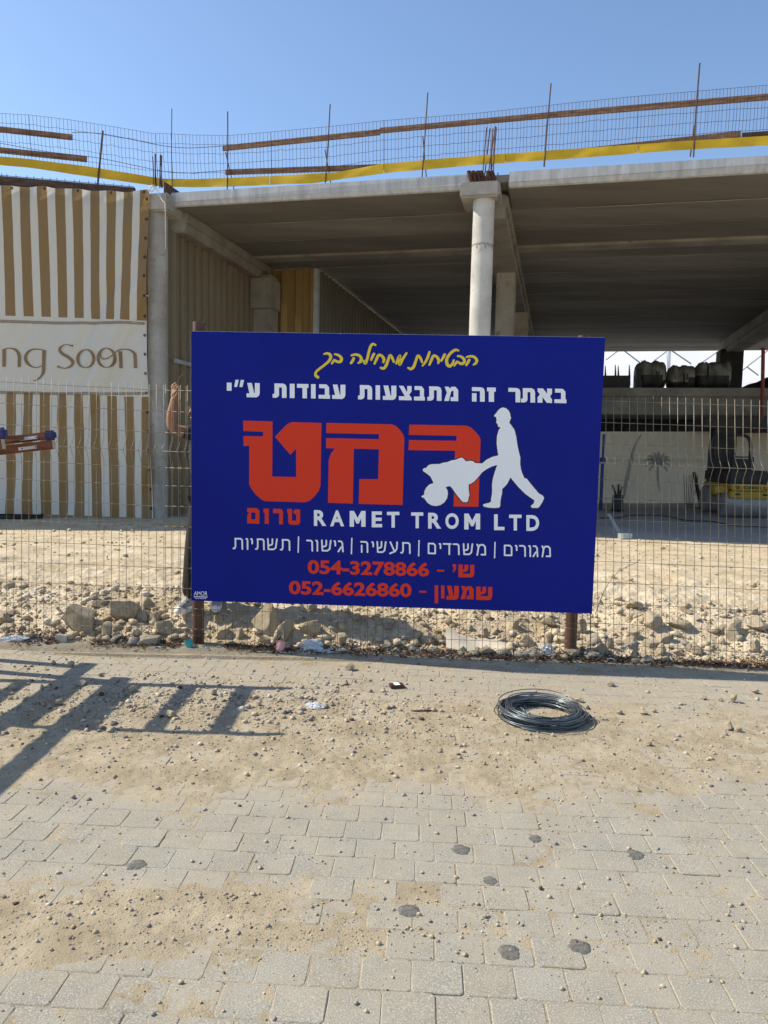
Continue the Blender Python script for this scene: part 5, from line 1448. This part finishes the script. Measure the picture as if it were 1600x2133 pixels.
for f_, a_ in ((fl_, Vector((-.25, -.97, 0))), (fr_, Vector((.15, -.99, 0)))):
    skin_mesh('shoe', [f_ - a_ * .06 + UP * .045, f_ + UP * .050, f_ + a_ * .11 + UP * .035, f_ + a_ * .17 + UP * .025], [(0, 1), (1, 2), (2, 3)], [(.045, .045), (.048, .050), (.045, .036), (.034, .026)], M_shoe, per, 2)
    mm = MB(); mm.tube([f_ - a_ * .10 + UP * .008, f_ - a_ * .02 + UP * .008, f_ + a_ * .10 + UP * .008, f_ + a_ * .19 + UP * .010], [.03, .044, .046, .025], 10); mm.build('sole', M_white, per, smooth=True)
mm = MB(); mm.tube(spline([Q(366, 812, -.2), Q(369.5, 800, -.2), Q(373, 788, -.2), Q(380, 780, -.2)], 5), .0022, 5)
mm.tube(spline([Q(368, 812, -.2), Q(374, 830, -.2), Q(382, 842, -.2), Q(386, 858, -.2)], 5), .0018, 5)
tag(mm.build('tie_wire', M_wire), 'short piece of bent tie wire held in the raised hand', 'wire')

# ------------------------------------------------------------------ litter along the fence foot
def crumple(name, label, cat, px, py, w, d_, h, mt, seed, pav=False, rough=.5, rz=0):
    p = PZ(px, py, .0) if pav else PG(px, py)
    V, F = ico(4); off = seed * 3.7
    VV = []
    for v in V:
        n = mnoise.fractal(Vector((v[0] * 2.3 + off, v[1] * 2.3, v[2] * 2.3)), .8, 2.1, 5) * rough
        q = Vector((v[0] * w / 2 * (1 + n), v[1] * d_ / 2 * (1 + n), max(-.6, v[2]) * h / 2 * (1 + n * 1.3)))
        q = Matrix.Rotation(rz, 3, 'Z') @ q
        VV.append(p + q + UP * h * .32)
    mm = MB(); mm.add(VV, F); return tag(mm.build(name, mt), label, cat)
crumple('plastic_bag', 'crumpled whitish plastic bag at the fence foot right of the pink cup', 'bag', 648, 1354, .17, .10, .085, M_film, 1)
crumple('plastic_bag', 'flattened whitish plastic bag trailing right along the fence foot', 'bag', 676, 1360, .20, .08, .035, M_film, 2)
crumple('plastic_bag', 'crumpled clear plastic bag at the fence foot near the left edge', 'bag', 34, 1338, .22, .09, .06, M_film, 3)
crumple('plastic_bag', 'torn clear film at the fence foot left of the big tan boulder', 'bag', 82, 1344, .16, .07, .03, M_film, 4)
crumple('crushed_bottle', 'crushed clear bottle at the fence foot left of the brown post', 'bottle', 332, 1356, .145, .05, .045, M_film, 5, False, .25)
crumple('crushed_bottle', 'crushed white plastic wrap lying on the pavers among the small stones', 'bottle', 655, 1476, .105, .06, .04, M_film, 6, True, .35, -.3)
crumple('silver_packet', 'crumpled silver and blue packet at the fence foot left of the right brown post', 'packet', 1140, 1366, .10, .05, .11, M_alu, 7, False, .35)
crumple('rusty_sheet', 'brown rusty scrap sheet at the fence foot under the cardboard end', 'scrap', 1046, 1374, .17, .08, .035, M_rpipe, 8, False, .3)
crumple('grey_rag', 'grey crumpled rag between the post and the bottle at the fence foot', 'rag', 432, 1358, .10, .06, .04, M_steelg, 9)
crumple('paper_scrap', 'torn pale paper scrap at the right end of the trailing plastic bag', 'paper', 712, 1358, .09, .05, .03, M_card, 10)
# cup
def cup(label, px, py, r, h, axis, mt, inner=M_white):
    p = PG(px, py) + UP * r; ax = Vector(axis).normalized()
    t = thing('cup', tuple(p), label, 'cup')
    mm = MB(); mm.tube([p - ax * h / 2, p + ax * h / 2], [r * .72, r], 22, caps=False); mm.tube([p + ax * h / 2 + (ax.cross(UP).normalized() * math.cos(a) + ax.cross(ax.cross(UP)).normalized() * math.sin(a)) * r for a in np.linspace(0, 6.28, 22)[:-1]], .003, 5, closed=True)
    mm.build('wall', mt, t, smooth=True)
    mm = MB(); c = p - ax * h / 2; u = ax.cross(UP).normalized(); w = ax.cross(u)
    mm.poly([c + (u * math.cos(a) + w * math.sin(a)) * r * .72 for a in np.linspace(0, 6.28, 22)[:-1]]); mm.build('bottom', inner, t)
cup('pink paper cup tipped over at the fence foot under the biggest boulder', 584, 1360, .040, .085, (.12, .45, .88), M_pink)
cup('teal plastic cup by the left brown post', 394, 1352, .032, .07, (-.2, .1, .9), M_teal, M_teal)
# small pack of batteries / dark flat device
p = PG(622, 1364); t = thing('dark_packet', tuple(p), 'small dark packet with a pale label right of the pink cup', 'packet')
Mx = Matrix.Rotation(.5, 3, 'Z') @ Matrix.Rotation(.25, 3, 'X')
mm = MB(); mm.box(p + UP * .012, (.075, .05, .02), Mx); mm.build('box', M_black, t, bevel=.002)
mm = MB(); mm.box(p + UP * .023, (.040, .036, .001), Mx); mm.build('paper_label', M_white, t)
# cardboard
mm = MB(); V = []; F = []; c0 = [PG(930, 1360), PG(1070, 1372)]
for i in range(21):
    for j in range(7):
        u, v = i / 20, j / 6
        b_ = c0[0].lerp(c0[1], u); 
        V.append(b_ + Vector((0, .02 + .12 * v, .008 + (.115 * (1 - u) ** .7 + .02) * v + .022 * math.sin(u * 7 + v * 2) + .012 * random.random() * v)))
for i in range(20):
    for j in range(6): F.append((i * 7 + j, (i + 1) * 7 + j, (i + 1) * 7 + j + 1, i * 7 + j + 1))
mm.add(V, F); mm.add([Vector(v) - Vector((0, -.003, .003)) for v in V], [tuple(reversed(f)) for f in F]); tag(mm.build('cardboard_sheet', M_card, smooth=True), 'bent beige cardboard sheet lying at the fence foot under the board', 'cardboard')
# cigarette packet on the pavers
p = PZ(826, 1432, 0); t = thing('cigarette_packet', tuple(p), 'small dark carton with a white end lying on the pavers below the board', 'carton')
Mx = Matrix.Rotation(.28, 3, 'Z')
mm = MB(); mm.box(p + UP * .012, (.088, .055, .023), Mx); mm.build('box', mat('dark_red_card', (.05, .022, .02), (.075, .035, .03), 20, .5), t, bevel=.0015)
mm = MB(); mm.box(p + UP * .0243, (.036, .05, .001), Mx); mm.build('white_flap', M_white, t)
# glass ring, papers
p = PG(1272, 1388); mm = MB(); mm.tube([p + Vector((math.cos(a) * .034, -.01 + .012 * math.sin(a), .03 + math.sin(a) * .03)) for a in np.linspace(0, 6.28, 20)[:-1]], .003, 5, closed=True)
tag(mm.build('plastic_ring', M_film), 'pale plastic ring standing at the fence foot right of the right brown post', 'ring')
p = PG(129, 1338); mm = MB(); mm.box(p + UP * .03, (.085, .04, .06), Matrix.Rotation(.1, 3, 'Z') @ Matrix.Rotation(.15, 3, 'Y')); tag(mm.build('block_piece', M_rockw, bevel=.004), 'broken pale block piece under the big tan boulder on the left', 'block')
# bent bars and twigs
mm = MB(); mm.tube(spline([PZ(x, y, z) for x, y, z in ((858, 1481, .006), (880, 1480, .012), (902, 1480, .006))], 4), .005, 6); tag(mm.build('twig', M_woodd), 'short twig on the pavers left of the wire coil', 'twig')
mm = MB(); mm.tube(spline([PG(88, 1350) + UP * .01, PG(100, 1346) + UP * .04, PG(118, 1352) + UP * .01], 5), .005, 6); tag(mm.build('twig', M_woodd), 'curved brown twig at the fence foot under the big tan boulder', 'twig')
mm = MB(); mm.tube(spline([PG(562, 1358) + UP * .01, PG(600, 1325) + UP * .08], 3), .008, 6); tag(mm.build('twig', M_woodd), 'grey stick leaning on the boulders behind the pink cup', 'stick')
mm = MB(); a = PY(1212, 1345, 5.6); mm.tube(spline([PY(1240, 1280, 5.5), PY(1262, 1225, 5.5), PY(1290, 1190, 5.5), PY(1330, 1170, 5.5)], 5), .003, 5); tag(mm.build('tie_wire', M_wire), 'loose bent wire hanging on the fence right of the board', 'wire')
# small white board and debris on the dirt at the edge of the floor
p = PG(1296, 1122); mm = MB(); mm.bar(p + UP * .02, p + Vector((-.12, .5, .42)), .06, .02); mm.box(p + Vector((.05, 0, .05)), (.22, .15, .1), Matrix.Rotation(.4, 3, 'Z'))
tag(mm.build('broken_batten', M_steelg), 'broken grey batten and scrap at the edge of the shaded floor, right of the board', 'scrap')
mm = MB(); p = PG(38, 1079)
for k in range(5):
    mm.tube([p + Vector((math.cos(a) * (.42 + .02 * k), math.sin(a) * (.40 + .015 * k), .03 + .022 * (k % 3))) for a in np.linspace(0, 6.28, 30)[:-1]], .018, 6, closed=True)
tag(mm.build('hose_coil', M_black, smooth=True), 'black coiled hose on the ground before the striped banner at the far left', 'hose')
# tar spots on the pavers
for k, (px, py, w, lab) in enumerate(((850, 1898, 46, 'dark ragged tar spot in the lower middle of the pavers'), (1022, 1835, 32, 'round tar spot above the lower right row of spots'), (961, 1770, 42, 'faint oval tar spot left of the two right hand ones'),
        (1115, 1747, 30, 'small tar spot uppermost in the right half of the pavers'), (1060, 1982, 46, 'broad dark tar spot low on the right, the left one of the lowest pair'), (1206, 1973, 46, 'broad dark tar spot low on the right, the right one of the lowest pair'),
        (1321, 1780, 40, 'faint tar spot nearest the right edge'), (286, 1801, 40, 'faint tar spot on the left side of the pavers'), (895, 2063, 24, 'lowest small tar spot in the middle'))):
    p = PZ(px, py, .0005); w_ = w / FPX * ray(px, py).length * (p - Vector((0, 0, CAMZ))).length / ray(px, py).length
    mm = MB(); n = 48; top = []; 
    for i in range(n):
        a = i / n * 6.283; r2 = w_ / 2 * (.62 + .60 * float(fbm(2 + math.cos(a) * 1.8 + k * 5, 2 + math.sin(a) * 1.8, 3, 77)))
        top.append((math.cos(a) * r2, math.sin(a) * r2))
    mm.add([p + Vector((x, y, -.003)) for x, y in top] + [p + Vector((x * .86, y * .86, .0012)) for x, y in top] + [p + Vector((0, 0, .0016))],
           [(i, (i + 1) % n, n + (i + 1) % n, n + i) for i in range(n)] + [(n + i, n + (i + 1) % n, 2 * n) for i in range(n)])
    if k == 0: M_tar = mat('tar', (.105, .10, .086), (.215, .205, .175), 70, .95, .5, 220, spec=.2)
    tag(mm.build('tar_spot', M_tar, smooth=True), lab, 'tar spot', 'tar spots on the pavers')
for o in bpy.data.objects:
    if '_w' in o.keys(): del o['_w']
